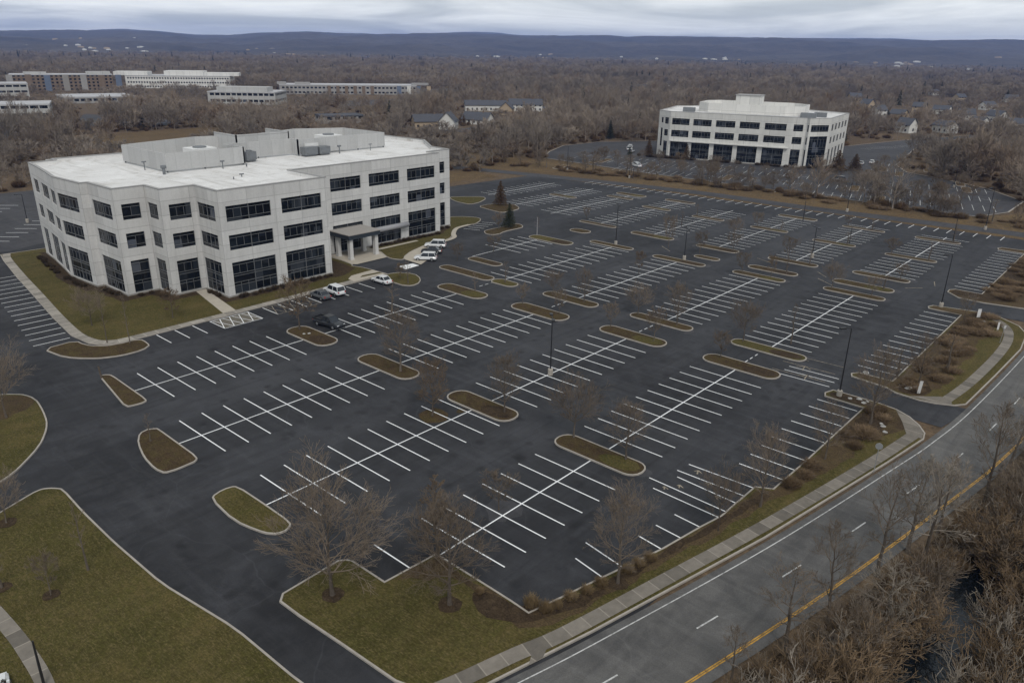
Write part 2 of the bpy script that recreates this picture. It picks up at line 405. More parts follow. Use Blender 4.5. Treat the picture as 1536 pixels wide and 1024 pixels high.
scene.cycles.max_bounces = 5; scene.cycles.diffuse_bounces = 2; scene.cycles.glossy_bounces = 2; scene.cycles.volume_bounces = 1
scene.cycles.use_denoising = True; scene.cycles.denoising_input_passes = 'RGB_ALBEDO_NORMAL'; scene.cycles.denoising_prefilter = 'ACCURATE'
scene.cycles.transparent_max_bounces = 4
# ------------------------------------------------------------------ ground, roads, lot
def area(p): return sum(p[i][0]*p[(i+1)%len(p)][1]-p[(i+1)%len(p)][0]*p[i][1] for i in range(len(p)))/2
def ccw(p): return list(p) if area(p) > 0 else list(p)[::-1]
def inset(p, d):                                   # CCW polygon moved inwards by d
    n = len(p); out = []
    for i in range(n):
        a, b, c = Vector(p[i-1]), Vector(p[i]), Vector(p[(i+1) % n])
        e1 = (b-a).normalized(); e2 = (c-b).normalized()
        n1 = Vector((-e1.y, e1.x)); n2 = Vector((-e2.y, e2.x))
        k = max(.35, 1+n1.dot(n2))
        out.append(tuple(b + (n1+n2)*(d/k)))
    return out
def smooth_poly(p, it=1):                          # corner cutting, keeps long straights
    for _ in range(it):
        q = []
        for i in range(len(p)):
            a, b, c = Vector(p[i-1]), Vector(p[i]), Vector(p[(i+1) % len(p)])
            la, lc = min((b-a).length*.3, 1.0), min((c-b).length*.3, 1.0)
            q += [tuple(b+(a-b).normalized()*la), tuple(b+(c-b).normalized()*lc)]
        p = q
    return p
def kerbed(name, poly, m, z=.15, kw=.17, sm=1, kerb=True):
    p = ccw(poly)
    if sm: p = smooth_poly(p, sm)
    q = inset(p, kw)
    a = MB(); a.poly(q, z-.015)
    o = obj(name, a, M[m], kind='structure')
    if kerb:
        k = MB(); n = len(p); s = 0
        for i in range(n):
            j = (i+1) % n; L = math.dist(p[i], p[j])
            uv = [(s,0),(s+L,0),(s+L,.3),(s,.3)]
            k.quad((*p[i],0),(*p[j],0),(*p[j],z+.02),(*p[i],z+.02), uv)
            k.quad((*p[i],z+.02),(*p[j],z+.02),(*q[j],z+.02),(*q[i],z+.02), uv)
            k.quad((*q[i],z+.02),(*q[j],z+.02),(*q[j],z-.03),(*q[i],z-.03), uv); s += L
        obj('kerb', k, M['kerb'], o)
    return o
def patch(name, poly, m, z, sm=0, wob=0, parent=None):
    p = ccw(poly)
    if sm: p = smooth_poly(p, sm)
    if wob:
        q = []
        rr = random.Random(len(p)*31+int(z*999))
        for i in range(len(p)):
            a, b = Vector(p[i]), Vector(p[(i+1) % len(p)]); n = max(1, int((b-a).length/1.2))
            for k in range(n):
                v = a.lerp(b, k/n); q.append((v.x+rr.uniform(-wob, wob), v.y+rr.uniform(-wob, wob)))
        p = q
    a = MB(); a.poly(p, z); return obj(name, a, M[m], parent, kind=None if parent else 'structure')
def resample(path, step):
    out = [Vector(path[0])]; 
    # Catmull-Rom through the points
    P = [Vector(p) for p in path]; P = [P[0]*2-P[1]] + P + [P[-1]*2-P[-2]]
    dense = []
    for i in range(1, len(P)-2):
        for k in range(24):
            t = k/24; a, b, c, d = P[i-1], P[i], P[i+1], P[i+2]
            dense.append(.5*((2*b)+(c-a)*t+(2*a-5*b+4*c-d)*t*t+(3*b-a-3*c+d)*t**3))
    dense.append(P[-2]); acc = 0
    for a, b in zip(dense, dense[1:]):
        L = (b-a).length
        while acc+L >= step:
            a = a.lerp(b, (step-acc)/L); out.append(a.copy()); L = (b-a).length; acc = 0
        acc += L
    return out
def offs(path, d):                                  # to the right of travel by d
    out = []
    for i, p in enumerate(path):
        t = (path[min(i+1, len(path)-1)]-path[max(i-1, 0)]).normalized()
        out.append(Vector((p.x+t.y*d, p.y-t.x*d)))
    return out
def strip(mb, path, d0, d1, z, s0=0):
    a, b = offs(path, d0), offs(path, d1); s = s0
    for i in range(len(path)-1):
        L = (path[i+1]-path[i]).length
        mb.quad((b[i].x,b[i].y,z),(b[i+1].x,b[i+1].y,z),(a[i+1].x,a[i+1].y,z),(a[i].x,a[i].y,z), [(s,0),(s+L,0),(s+L,1),(s,1)]); s += L
def dashes(mb, path, off, half, z, on, period, start):
    s = 0; P = offs(path, off)
    for i in range(len(P)-1):
        L = (P[i+1]-P[i]).length
        if ((s-start) % period) < on:
            t = (P[i+1]-P[i]).normalized(); n = Vector((-t.y, t.x))*half
            a, b = P[i], P[i+1]
            mb.quad((a.x-n.x,a.y-n.y,z),(b.x-n.x,b.y-n.y,z),(b.x+n.x,b.y+n.y,z),(a.x+n.x,a.y+n.y,z))
        s += L
def line(mb, a, b, wd, z):
    a, b = Vector(a), Vector(b); t = (b-a).normalized(); n = Vector((-t.y, t.x))*(wd/2)
    mb.quad((a.x-n.x,a.y-n.y,z),(b.x-n.x,b.y-n.y,z),(b.x+n.x,b.y+n.y,z),(a.x+n.x,a.y+n.y,z))

a = MB(); a.quad((-2900,-2900,-.05),(12400,-2900,-.05),(12400,12400,-.05),(-2900,12400,-.05))
obj('ground', a, M['terrain'], kind='structure')

LOT = [(-30,52),(20,30.5),(27,28.8),(40,24.5),(97,22),(97,14.9),(105,13.5),(105,22),(150.5,22),(150.5,12.6),(159,12.3),(158.5,22),(224,22.5),(222,60),(220.5,84),(218.8,101),(217.5,129),(213.5,160),(211,178),(168,181),(150,190),(60,190),(42,187),(-30,190)]
patch('parking_lot', LOT, 'asphalt', .01)
# public road
kerbline = resample([(-70,64),(-30,47),(0,36.5),(20,30.6),(31.1,27.7),(39.6,25.5),(60.5,20.8),(83.3,16.7),(92.1,15.3),(105.7,13.9),(135.2,12.4),(170,11.8),(240,11.0),(330,11.5),(420,14)], .9)
a = MB(); strip(a, kerbline, 0, 8.3, .026); obj('road', a, M['road'], kind='structure')
a = MB(); strip(a, kerbline, -.16, .03, .14); 
q0, q1 = offs(kerbline, .03), offs(kerbline, .03)
for i in range(len(kerbline)-1):
    a.quad((q0[i].x,q0[i].y,0),(q0[i+1].x,q0[i+1].y,0),(q0[i+1].x,q0[i+1].y,.14),(q0[i].x,q0[i].y,.14))
# kerb is left out where the three drives meet the road
a2 = MB()
for f, uv in zip(a.f, a.uv):
    x = sum(a.v[k][0] for k in f)/4
    if 20.5 < x < 27.5 or 27 < x < 151: continue
    o = len(a2.v); a2.v += [a.v[k] for k in f]; a2.f.append([o,o+1,o+2,o+3]); a2.uv.append(uv)
obj('road_kerb', a2, M['kerb'], kind='structure')
rm = MB(); fine = resample([tuple(p) for p in kerbline], .31)
strip(rm, kerbline, .62, .72, .034)
dashes(rm, fine, 3.95, .065, .034, 2.75, 11.1, 146.5-.5)
obj('road_markings', rm, M['paint_dull'], kind='structure')
ym = MB(); strip(ym, kerbline, 7.22, 7.33, .034); strip(ym, kerbline, 7.385, 7.495, .034)
obj('yellow_road_line', ym, M['yellow'], kind='structure')

# lawns and beds
L1 = [(14,77.1),(16.4,78.2),(17.9,78.8),(18.7,78.5),(19.4,77.7),(19.7,77.1),(19.5,71.5),(19.5,64.4),(19.8,55.8),(21.2,46.5),(21.5,38.2),(22.2,32.5),(21,31),(0,36.9),(-40,52.5),(-40,62),(5,73)]
kerbed('lawn', L1, 'lawn')
L2 = [(22.7,106.7),(24.1,105.2),(24.8,104.3),(25.3,102),(25,99.2),(24.4,95.8),(23.8,93.4),(22.7,90.9),(21.3,88.4),(18.9,85.6),(17.3,84),(15.8,83.1),(5,77),(-30,64),(-30,120),(10,112),(18,108.5)]
kerbed('lawn', L2, 'lawn'); patch('mulch_bed', [(23.9,104.6),(24.9,102),(24.6,99.4),(20,98.5),(12,100),(10,110),(18,108),(22.5,106)], 'bed', .147, 1, .35)
L4 = [(25.1,46.6),(25.8,47.3),(31.5,47.5),(32.1,47.1),(32.4,46.5),(32.5,42.3),(38.1,41.9),(38,32.8),(37.9,30.9),(41.2,30.1),(45.5,29.1),(52.5,27.4),(58,26.5),(60.9,25.9),(68.3,25.8),(69.2,24.2),(76.4,24),(95.8,23.8),(95.9,28.8),(97,29.2),(98.7,28.7),(98.7,22.9),(98.3,20.5),(97.2,18.6),(95.5,17),(93.7,15.9),(92,15.6),(83.3,17),(60.5,21.1),(39.6,25.8),(31.1,28),(27.5,28.9),(26,33.3),(25.6,39.1),(25.2,44)]
kerbed('lawn', L4, 'lawn', sm=0)
patch('mulch_bed', [(33.2,42),(37.7,41.5),(37.6,30.7),(41.2,29.7),(52.5,27.05),(60.9,25.55),(68.1,25.4),(69.0,23.85),(95.4,23.45),(98.2,22.8),(97.9,20.8),(96.8,19.1),(94,18.1),(90,19),(86,20.9),(82,20.4),(76,21.4),(70,22.6),(64,23.9),(58,24.6),(52,26),(46,26.9),(41,27.8),(38,28.8),(36.2,30.4),(36,33.4),(36.6,35.4),(37,37.4),(36.4,39),(35.1,39.9)], 'bed', .147, 0, .28)
patch('mulch_bed', [(34.9,34.6),(37.4,36.5),(37.5,31.2),(43.5,28.9),(45,27.5),(40.2,28.4),(36.6,30.2),(35.4,32)], 'mulch', .155, 1, .25)
patch('mulch_bed', [(84,23.4),(95.3,23.3),(95.3,20),(90,20),(86,21.4)], 'mulch', .155, 1, .3)
patch('mulch_bed', [(96.2,28.6),(98.4,28.4),(98.4,22.9),(96.2,23.4)], 'mulch', .155, 1, .1)
patch('mulch_bed', [(46,28.3),(57,26.1),(68,24.8),(68,23.6),(58,25.4),(47,27.2)], 'mulch', .155, 1, .25)
for c, r in (((28.5,44.1),1.0),((34.2,36.2),1.05),((45.7,27.6),.9),((13.9,74.7),.9),((13,60.9),.7),((10.6,64.8),.8)):
    patch('mulch_ring', [(c[0]+r*math.cos(t*.5236)*random.uniform(.85,1.1), c[1]+r*math.sin(t*.5236)*random.uniform(.85,1.1)) for t in range(12)], 'mulch', .165)
L5 = [(104.5,23.6),(105.2,28.5),(106.2,28.9),(107.3,28.2),(107.5,23.7),(146.4,23.8),(146.6,29.0),(147.6,29.4),(149.0,28.9),(150.1,24.3),(150.6,22),(149.9,18.2),(147,15),(143.2,13.3),(134.5,12.7),(120,13.4),(106.2,14.2),(104.8,15.2),(103.7,17.3),(103.3,19.2),(103.6,22.2)]
kerbed('lawn', L5, 'lawn', sm=0)
patch('mulch_bed', [(105,23.5),(105.5,28.2),(107.0,28),(107.2,23.4),(146.1,23.5),(146.9,28.8),(148.8,28.6),(149.7,24.3),(150.1,22),(148.3,20.6),(144.8,18.4),(138,17.5),(133,18.6),(126,17.2),(118,18.8),(112,17.6),(107,18.9),(104.4,19.5),(104,22.2)], 'bed', .147, 0, .3)
patch('mulch_bed', [(104.6,22.8),(109,22.6),(111.5,20.8),(108.5,18.6),(104.5,19.8)], 'mulch', .155, 1, .3)
patch('mulch_bed', [(130,23),(148.6,23),(149.5,21),(143,19.2),(134,20.4)], 'mulch', .155, 1, .3)
L6 = [(160.3,29.2),(162.1,29.3),(163.3,28.5),(163.4,24),(206.8,24),(207,29.3),(208.6,29.7),(210,29.1),(210.4,24),(224,24),(300,22.5),(300,12.4),(160,12.6),(158.5,17),(157.3,22.5),(157.6,26.7)]
kerbed('lawn', L6, 'bed', sm=0)
patch('mulch_bed', [(160,28.8),(163,28.5),(163.2,23.5),(200,23.4),(200,18.5),(180,17.5),(162,18.5),(158.6,22)], 'mulch', .147, 0, .4)
# sidewalk beside the road
a = MB()
sw = resample([(27.3,30.6),(29.2,29.95),(33.8,28.65),(38,27.3),(48.4,25.0),(63,21.85),(81.5,18.45),(92.6,16.75)], .95); strip(a, sw, -.68, .68, .172)
sw2 = resample([(105.0,16.6),(112,15.75),(120,15.2),(130,14.85),(138,15.1),(144,16.3),(148,18.9),(149.2,22)], .95); strip(a, sw2, -.68, .68, .172)
a.poly(ccw([(92,17.6),(95,18.9),(98.2,20.6),(97.0,18.7),(95.4,17.2),(93.7,16.1),(91.8,15.8)]), .174)
a.poly(ccw([(34.6,27.8),(36,27.4),(34.9,26.95),(33.6,27.25)]), .174)
a.poly(ccw([(103.7,20.5),(106.4,17.3),(106.2,16.0),(104.9,15.6),(103.9,17.4)]), .174)
sw3 = resample([(9.0,66),(9.3,62),(9.5,58),(9.5,55.4),(9.3,51.2),(8.3,45.5)], .95); strip(a, sw3, -.55, .55, .172)
obj('sidewalk', a, M['walk'], kind='structure')
# lawn round the office, its pavement and entrance
LB = [(45.1,183.5),(44.1,178.3),(41.9,163.2),(40,148.2),(38,133.1),(36.9,122.5),(37.4,117.2),(38.3,115.4),(39.8,114.3),(41.7,114),(57.5,114.05),(77.8,114.4),(88,114.5),(90.5,114.4),(92.9,114.6),(92.7,119.1),(92.5,121.8),(91.7,124.4),(92.4,125.3),(93,134),(60,150),(54,183)]
kerbed('lawn', LB, 'lawn', sm=0)
a = MB()
sb = resample([(46.2,183.3),(44.9,178),(42.7,163),(40.8,148.2),(38.8,133.1),(37.75,122.5),(38.15,117.9),(38.95,116.2),(40.2,115.25),(42,114.9),(50,114.85),(63.5,114.9),(77.8,115.3),(88.5,115.5)], .9)
strip(a, sb, -.72, .72, .172); obj('sidewalk', a, M['walk_pale'], kind='structure')
a = MB()
a.poly(ccw([(61,130.3),(62.9,130.3),(60.5,115.6),(58.2,115.6)]), .168)
a.poly(ccw([(84.8,114.8),(85.2,117.2),(87,118.6),(92.5,119),(92.6,116.8),(88.6,117.2),(87.4,116.4),(92.6,115.9),(92.7,114.9)]), .176)
a.poly(ccw([(92.4,125.3),(93.1,124.6),(101.1,124.7),(103.6,130.8),(103.6,134.6),(92.5,134.6)]), .17)
a.poly(ccw([(102.5,120.5),(102.2,115.1),(107,117.5),(112,121.5),(118.5,126.6),(114.5,127.1),(107.7,124.7),(103.9,122.4)]), .165)
a.poly(ccw([(103.6,130.8),(115.8,131.0),(115.8,131.9),(103.6,131.9)]), .17)
obj('plaza', a, M['plaza'], kind='structure')
patch('mulch_bed', [(51.5,179.5),(49.6,171),(47.9,162),(46.6,156),(47.3,144.4),(48.8,143.2),(49.2,133.6),(54.8,133.8),(55,128.1),(60.4,128.2),(60.9,120.4),(87,120.1),(91,122.5),(91.5,133),(80,140),(60,150),(54,178)], 'mulch', .15, 0, .3)
E3 = [(101.1,124.7),(101.2,122.3),(102.5,120.5),(103.9,122.4),(107.7,124.7),(114.5,127.1),(120.4,127.2),(124.3,128.4),(126.5,131),(131.8,134.8),(137,135.4),(138.6,134.6),(143.2,136.9),(145.1,139.3),(143.5,143),(140,146),(136,142),(132,137),(103.4,135.5),(103.4,130)]
kerbed('lawn', E3, 'lawn', z=.14)
patch('mulch_bed', [(104,133.0),(124.5,132.6),(131,135.9),(131,137.5),(104,135)], 'mulch', .15, 0, .25)
a = MB(); p = resample([(114.5,126.6),(120.4,126.7),(124.4,127.9),(127.2,131),(131.8,134.4),(137,135.1)], .6); strip(a, p, -.55, .55, .165); obj('sidewalk', a, M['plaza'], kind='structure')
E2 = [(94.3,114.8),(96.9,111.1),(95.3,107.2),(92.2,104.9),(89.9,105.7),(89.8,110.5),(90,113.6)]
kerbed('planting_island', E2, 'lawn')
kerbed('planting_island', [(133.6,127),(135.1,127.8),(141,127.6),(146.3,127.9),(147,126.5),(145.1,123.6),(142.7,123.4),(137.8,123.7),(134.1,122.4),(132,124.2)], 'island')
kerbed('planting_island', [(155.9,150.4),(160.9,150.6),(166.1,145.7),(163.5,141.2),(161.1,139.5),(158.1,139.4),(154.2,139.6),(154.8,144.6)], 'island')
kerbed('planting_island', [(158.5,164.6),(156.6,160),(156.3,154.1),(160.4,154.2),(166.5,157.1),(168.2,159.9),(160.8,166.9)], 'lawn')
kerbed('planting_island', [(31.9,119.4),(32.8,114),(34.8,111.2),(36.9,109.4),(40.2,108.5),(43.1,109.3),(43.6,111.2),(43.5,113.8),(40,113.7),(37.9,114.9),(36.8,117),(36.6,119.8)], 'island')
kerbed('planting_island', [(33.5,103.2),(33.9,103.7),(34.6,103.3),(34.9,102.6),(34.7,91.8),(34.3,91.1),(32.7,91.2),(31.9,91.6)], 'island')
kerbed('planting_island', [(29.4,82.6),(30.7,83.9),(32,83.3),(32.1,82.7),(32,73.4),(31.5,72.7),(30.8,72.6),(28.4,72.5),(27.7,73.2),(27.7,76),(28.3,79.3)], 'island')
kerbed('planting_island', [(28.8,64.6),(29.6,65.3),(31.3,65.4),(31.9,64.8),(32,59.9),(32,55.4),(31.5,54.8),(30.6,54.5),(29.6,55.1),(29,56.7),(28.4,59.7)], 'lawn')
def capsule(x0, x1, y0, y1):
    r = (x1-x0)*.45; p = []
    for cx, cy, s in ((x0+r,y0+r,180),(x1-r,y0+r,270),(x1-r,y1-r,0),(x0+r,y1-r,90)):
        p += [(cx+r*math.cos(R(s+k*22.5)), cy+r*math.sin(R(s+k*22.5))) for k in range(5)]
    return p
ISL = [(60.4,64.3,90.9,101.4),(60.9,64.5,72.5,83.9),(60.9,64.5,54.3,65.3),(61,64.4,35.9,47.5),(94.4,98.3,72.2,84),(95.6,99.2,53.9,65.8),(96,99.6,35.8,47.4),(105.1,107.9,54.3,66),(105.2,108.3,35.6,47.4),
 (93.4,97.3,90.3,101.8),(103.2,106.3,97.2,111.5),(103.3,106.4,91,96.9),(112.2,115,103,112),(104,107.1,72.6,84.5),(142.5,145.2,72,84.6),(149.2,151.7,72,78),(143.8,146.2,90.8,102.6),(158.7,161.8,89.2,101),(160.5,162.7,106.6,118.1),
 (150,153.6,108,113.6),(137,140.8,103.7,116.1),(190.2,192.6,108.4,117.6),(197,199.3,125.5,134.8),(203,206.4,125,135.5),(204.6,207.2,108.5,118.5),(188.4,190.8,90.8,100.3),(158.5,161.6,72.2,82.7),(187.3,189.8,72.6,82.6),
 (207.2,210,72.8,83.6),(184.1,186.6,54.8,65),(206,208,54.7,65.4),(159.4,162.2,54.4,65.4),(149.4,152.4,54.8,65.4),(143.3,146,54.8,65.9),(144.8,147.5,36.3,47.7),(151.2,154.6,36.7,48.3),(160.9,163.6,36.4,47.6),(182.3,184.7,36.7,47.6),(205.7,208.3,37.2,47.5),(186,188.6,139,149)]
for i, (x0,x1,y0,y1) in enumerate(ISL):
    kerbed('planting_island', capsule(x0,x1,y0,y1), 'lawn' if i in (8,11,20) else 'island', sm=0)
    if i % 3 != 1 and y1-y0 > 8:
        patch('mulch_bed', [(x0+.4,y0+.9),(x1-.5,y0+.6),(x1-.4,(y0+y1)/2-1),(x0+.5,(y0+y1)/2)], 'lawn' if i % 2 else 'mulch', .147, 1, .2)
for i, (x0,x1,y0,y1) in enumerate(ISL):
    rr_ = random.Random(i)
    for yy, s_ in ((y0,-1),(y1,1)):
        if rr_.random() < .6:
            xc = rr_.uniform(x0,x1); w2 = rr_.uniform(.8,1.9)
            patch('worn_asphalt', [(xc-w2,yy+s_*.1),(xc,yy+s_*rr_.uniform(.7,1.3)),(xc+w2,yy+s_*.2),(xc+w2*.5,yy-s_*.5),(xc-w2*.6,yy-s_*.5)], 'old_asphalt', .016, 1, .16)
patch('mulch_bed', [(55.2,63.7),(57.6,64.4),(59,62),(57.4,60.3),(54.7,60.6)], 'island', .017, 1, .3)
patch('mulch_bed', [(58.9,60.7),(60.6,61.4),(60.5,59.8)], 'island', .017, 1, .2)
patch('mulch_bed', [(45.2,42.6),(47.5,44.4),(49.3,42.8),(48.2,40.6),(46.2,40.4)], 'old_asphalt', .016, 1, .5)

# ---- painted lines
P = 2.836; z = .022; pm = MB(); pw = MB()
def row(y, segs, half=5.4, mb=None):
    mb = mb or pm
    for x0, x1, first in segs:
        line(mb, (x0,y), (x1,y), .15, z)
        x = first
        while x < x1-.6:
            line(mb, (x,y-half), (x,y-.075), .14, z); line(mb, (x,y+.075), (x,y+half), .14, z); x += P
row(41.6, [(38.2,61,40.9),(64.4,96,67.2),(108.3,144.8,110.6),(163.6,182.3,165.2),(184.7,205.7,187.5),(208.3,212.6,211)])
row(59.9, [(32,61,34.7),(64.5,95.6,67.3),(107.9,143.3,110.4),(162.2,184.1,164.8),(186.6,206,189.2),(208,213.5,210.6)])
row(78.0, [(32,60.9,34.8),(64.5,94.4,67.2),(107.1,142.5,109.6),(161.6,187.3,164.2),(189.8,207.2,192.3)])
row(95.7, [(34.8,60.4,37.55),(64.3,93.4,67.3),(106.4,143.8,108.6),(161.8,188.4,164.4),(190.8,205,193.3)])
row(112.6, [(115,137,124.8),(162.7,190.2,165.3),(192.6,204.6,195.2)])
row(129.8, [(163.5,197,166),(199.3,203,201.5)]); row(145.2, [(163.5,186,168),(188.6,205,191)]); row(161.5, [(172,205,174)], 5)
line(pm, (35.2,42.1), (35.2,47.1), .14, z)
x = 71.8
while x < 95: line(pm, (x,24.1), (x,29.2), .14, z); x += P
for q in (((46.1,32.4),(45.6,29.2)),((48.6,33.1),(47.9,28.5)),((52.8,30.1),(52.5,27.4)),((55.4,29.8),(55.2,26.9)),((58.2,29.4),(58,26.5)),((60.9,33.5),(60.7,26)),((62.4,34.9),(62.1,25.9)),((64.6,32.8),(64.2,25.9)),((65.8,33.5),(66,25.9)),((67.8,33.2),(68.1,25.9))): line(pm, *q, .14, z)
for x in (99.6,101.5,103.2): line(pm, (x,29.5), (x-.3,36.5), .13, z)
for x in (100.8,104.6,108): line(pw, (x,30.5), (x-.4,38), .13, z)
x = 110.3
while x < 146: line(pm, (x,24), (x,29.2), .14, z); x += P
x = 166.2
while x < 206: line(pm, (x,24.2), (x,29.2), .14, z); x += P
y = 31
while y < 156:
    e = 224.2-(y-29)*.055; line(pm, (e-5.2,y), (e,y), .15, z); y += 3.0
k = 0
while k < 15.5:
    x, y = 36.5+k*.37, 121.9+k*2.84; line(pm, (x-5.05,y+.15), (x,y), .14, z); k += 1
for x in (46.1,49,51.9,54.85,61.6,64.5,67.4,70.2,73.2,76.1,79.1,82.1,85.1): line(pm, (x,108.9), (x,113.8), .14, z)
for x0, x1, mb in ((54.85,61.6,pm),(64.5,73.2,pw)):
    line(mb, (x0,108.95), (x1,108.95), .12, z); line(mb, (x0,113.7), (x1,113.7), .12, z)
    x = x0
    while x < x1-1:
        line(mb, (x,109.1), (x+1.6,113.5), .13, z+.004); line(mb, (x+1.6,109.1), (min(x1,x+.4),113.5), .11, z+.004); x += 1.7
for k in range(5):                                 # stripes in the side bay by the end of the office
    line(pm, (133+k*2.2,133.4+k*.5), (134.6+k*2.2,129.2+k*.6), .13, z)
for y in (41.6,59.9,78,95.7):                      # broken spine across the aisle
    for x in (99.9,101.5,103.2): line(pm, (x,y+.3), (x+.9,y+.3), .13, z)
for x, y, h in ((63,31.5,.55),(65.5,29.5,.6),(66.9,31.5,.7),(61.7,32.5,.5),(63.8,27.6,.5),(100.5,33,1.6),(103.5,34.5,1.6),(106.5,36,1.6)):   # worn arrow marks
    line(pw, (x-.5*h,y), (x+.6*h,y+.3), .16, z+.004); line(pw, (x+.1*h,y-.55*h), (x+.6*h,y+.3), .14, z+.008); line(pw, (x,y+.75*h), (x+.55*h,y+.3), .14, z+.006)
for q in (((160,33.5),(157.5,36)),((166.5,33),(163,32)),((149,47),(152,51)),((154,50),(157,53)),((150,84),(153,88)),((156.5,62.5),(158.6,67))): line(pw, *q, .16, z)
obj('parking_lines', pm, M['paint'], kind='structure'); obj('worn_parking_lines', pw, M['paint_worn'], kind='structure')
patch('crosswalk', [(97.9,114.9),(101.8,115.2),(101.9,117.3),(98.3,117.8)], 'paint', .03)
for c in ((55.1,109.1,61.4,113.6),):
    patch('worn_hatch_ground', [(c[0],c[1]),(c[2],c[1]),(c[2],c[3]),(c[0],c[3])], 'worn', .017)

# ---- strip and access road behind the lot, far lot, other paved ground
patch('grass_strip', [(224.4,22),(222.2,60),(220.7,84),(219,101),(217.7,129),(213.7,160),(205,200),(235,240),(252,235),(250,150),(252,40),(262,34),(262,20),(226,20)], 'meadow', -.02, 0, .5)
acc = resample([(232,-10),(230.5,28),(229.3,45),(227,64),(225.3,83),(225,111),(223.3,126),(219.5,149),(212,185),(200,230)], 3)
a = MB(); strip(a, acc, -3.3, 3.3, .012); obj('access_road', a, M['old_asphalt'], kind='structure')
FAR = [(248,150),(252,205),(270,216),(293,226),(320,224),(345,208),(392,133),(450,121),(520,100),(520,94),(440,108),(345,92),(327,83),(317,66),(306,51),(286,37),(262,37),(248,42)]
patch('parking_lot', FAR, 'old_asphalt', .012)
k = MB(); pth = [Vector(p) for p in FAR+FAR[:1]]; strip(k, pth, -.35, .15, .16); obj('kerb_strip', k, M['kerb'], kind='structure')
patch('parking_lot', [(10,190),(48,186),(58,190),(72,206),(92,238),(80,262),(30,262),(5,215)], 'old_asphalt', .012)
a = MB()
for k in range(9): line(a, (44+k*2.9,196+k*3.2), (47.6+k*2.9,192.5+k*3.2), .2, .022)
for k in range(10): line(a, (36+k*2.9,214+k*3.2), (39.6+k*2.9,210.5+k*3.2), .2, .022)
obj('parking_lines', a, M['paint'], kind='structure')
patch('grass_strip', [(54,186),(72,203),(95,240),(120,240),(180,215),(205,200),(200,183),(150,192),(60,192)], 'meadow', -.02, 0, .8)
patch('meadow', [(95,250),(140,330),(240,330),(260,280),(220,235),(150,215),(110,232)], 'meadow', -.018, 1, 3)
# ------------------------------------------------------------------ buildings
def rnd_in(p, n): pass
def facade(wall, p0, p1, zb, zt, ops, depth=.28, usc=0.0):
    """wall from p0 to p1 (outside on the right), holes for ops = (u0,u1,z0,z1)"""
    p0, p1 = Vector(p0), Vector(p1); L = (p1-p0).length; t = (p1-p0)/L; nx, ny = t.y, -t.x
    us = sorted({0.0, L} | {o[0] for o in ops} | {o[1] for o in ops}); zs = sorted({zb, zt} | {o[2] for o in ops} | {o[3] for o in ops})
    P = lambda u, z, d=0: (p0.x+t.x*u-nx*d, p0.y+t.y*u-ny*d, z)
    for i in range(len(us)-1):
        for j in range(len(zs)-1):
            u0, u1, z0, z1 = us[i], us[i+1], zs[j], zs[j+1]; cu, cz = (u0+u1)/2, (z0+z1)/2
            if any(o[0] < cu < o[1] and o[2] < cz < o[3] for o in ops): continue
            wall.quad(P(u0,z0), P(u1,z0), P(u1,z1), P(u0,z1), [(u0+usc,z0),(u1+usc,z0),(u1+usc,z1),(u0+usc,z1)])
    for u0, u1, z0, z1 in ops:
        uv = [(.3,.3)]*4
        wall.quad(P(u0,z0), P(u0,z0,depth), P(u1,z0,depth), P(u1,z0), uv)
        wall.quad(P(u0,z1), P(u1,z1), P(u1,z1,depth), P(u0,z1,depth), uv)
        wall.quad(P(u0,z0), P(u0,z1), P(u0,z1,depth), P(u0,z0,depth), uv)
        wall.quad(P(u1,z0), P(u1,z0,depth), P(u1,z1,depth), P(u1,z1), uv)
    return P, L
def bar(mb, P, u0, u1, z0, z1, d0, d1):             # bar between depths d0 (front) and d1
    v = [P(u0,z0,d0),P(u1,z0,d0),P(u1,z1,d0),P(u0,z1,d0),P(u0,z0,d1),P(u1,z0,d1),P(u1,z1,d1),P(u0,z1,d1)]
    mb.add(v, [(0,1,2,3),(0,4,5,1),(1,5,6,2),(2,6,7,3),(3,7,4,0)])
def window(P, o, root, depth=.28, pitch=1.45, tall=False, frame=True, th=.036):
    u0, u1, z0, z1 = o; g_ = MB(); d = depth-.02
    g_.quad(P(u0,z0,d), P(u1,z0,d), P(u1,z1,d), P(u0,z1,d), [(u0,z0),(u1,z0),(u1,z1),(u0,z1)])
    w_ = obj('window', g_, M['glass'], root)
    if not frame: return w_
    f = MB(); H = z1-z0; W = u1-u0; n = max(1, round(W/pitch)); df = d-.09
    hs = [.22, .80] if not tall else [.02, .27, .36, .565, .635, .905]
    for h in hs: bar(f, P, u0, u1, z0+H*h-th, z0+H*h+th, df, d)
    zr = [(.22,.80)] if not tall else [(.02,.27),(.27,.36),(.635,.905)]
    for a_, b_ in zr:
        for k in range(1, n): 
            u = u0+W*k/n; bar(f, P, u-th*.7, u+th*.7, z0+H*a_, z0+H*b_, df+.01, d)
    if W > 5: bar(f, P, (u0+u1)/2-th*1.5, (u0+u1)/2+th*1.5, z0, z1, df-.01, d)
    bar(f, P, u0, u0+th, z0, z1, df, d); bar(f, P, u1-th, u1, z0, z1, df, d); bar(f, P, u0, u1, z1-th, z1, df+.004, d); bar(f, P, u0, u1, z0, z0+th, df+.004, d)
    obj('frame', f, M['frame'], w_)
    return w_
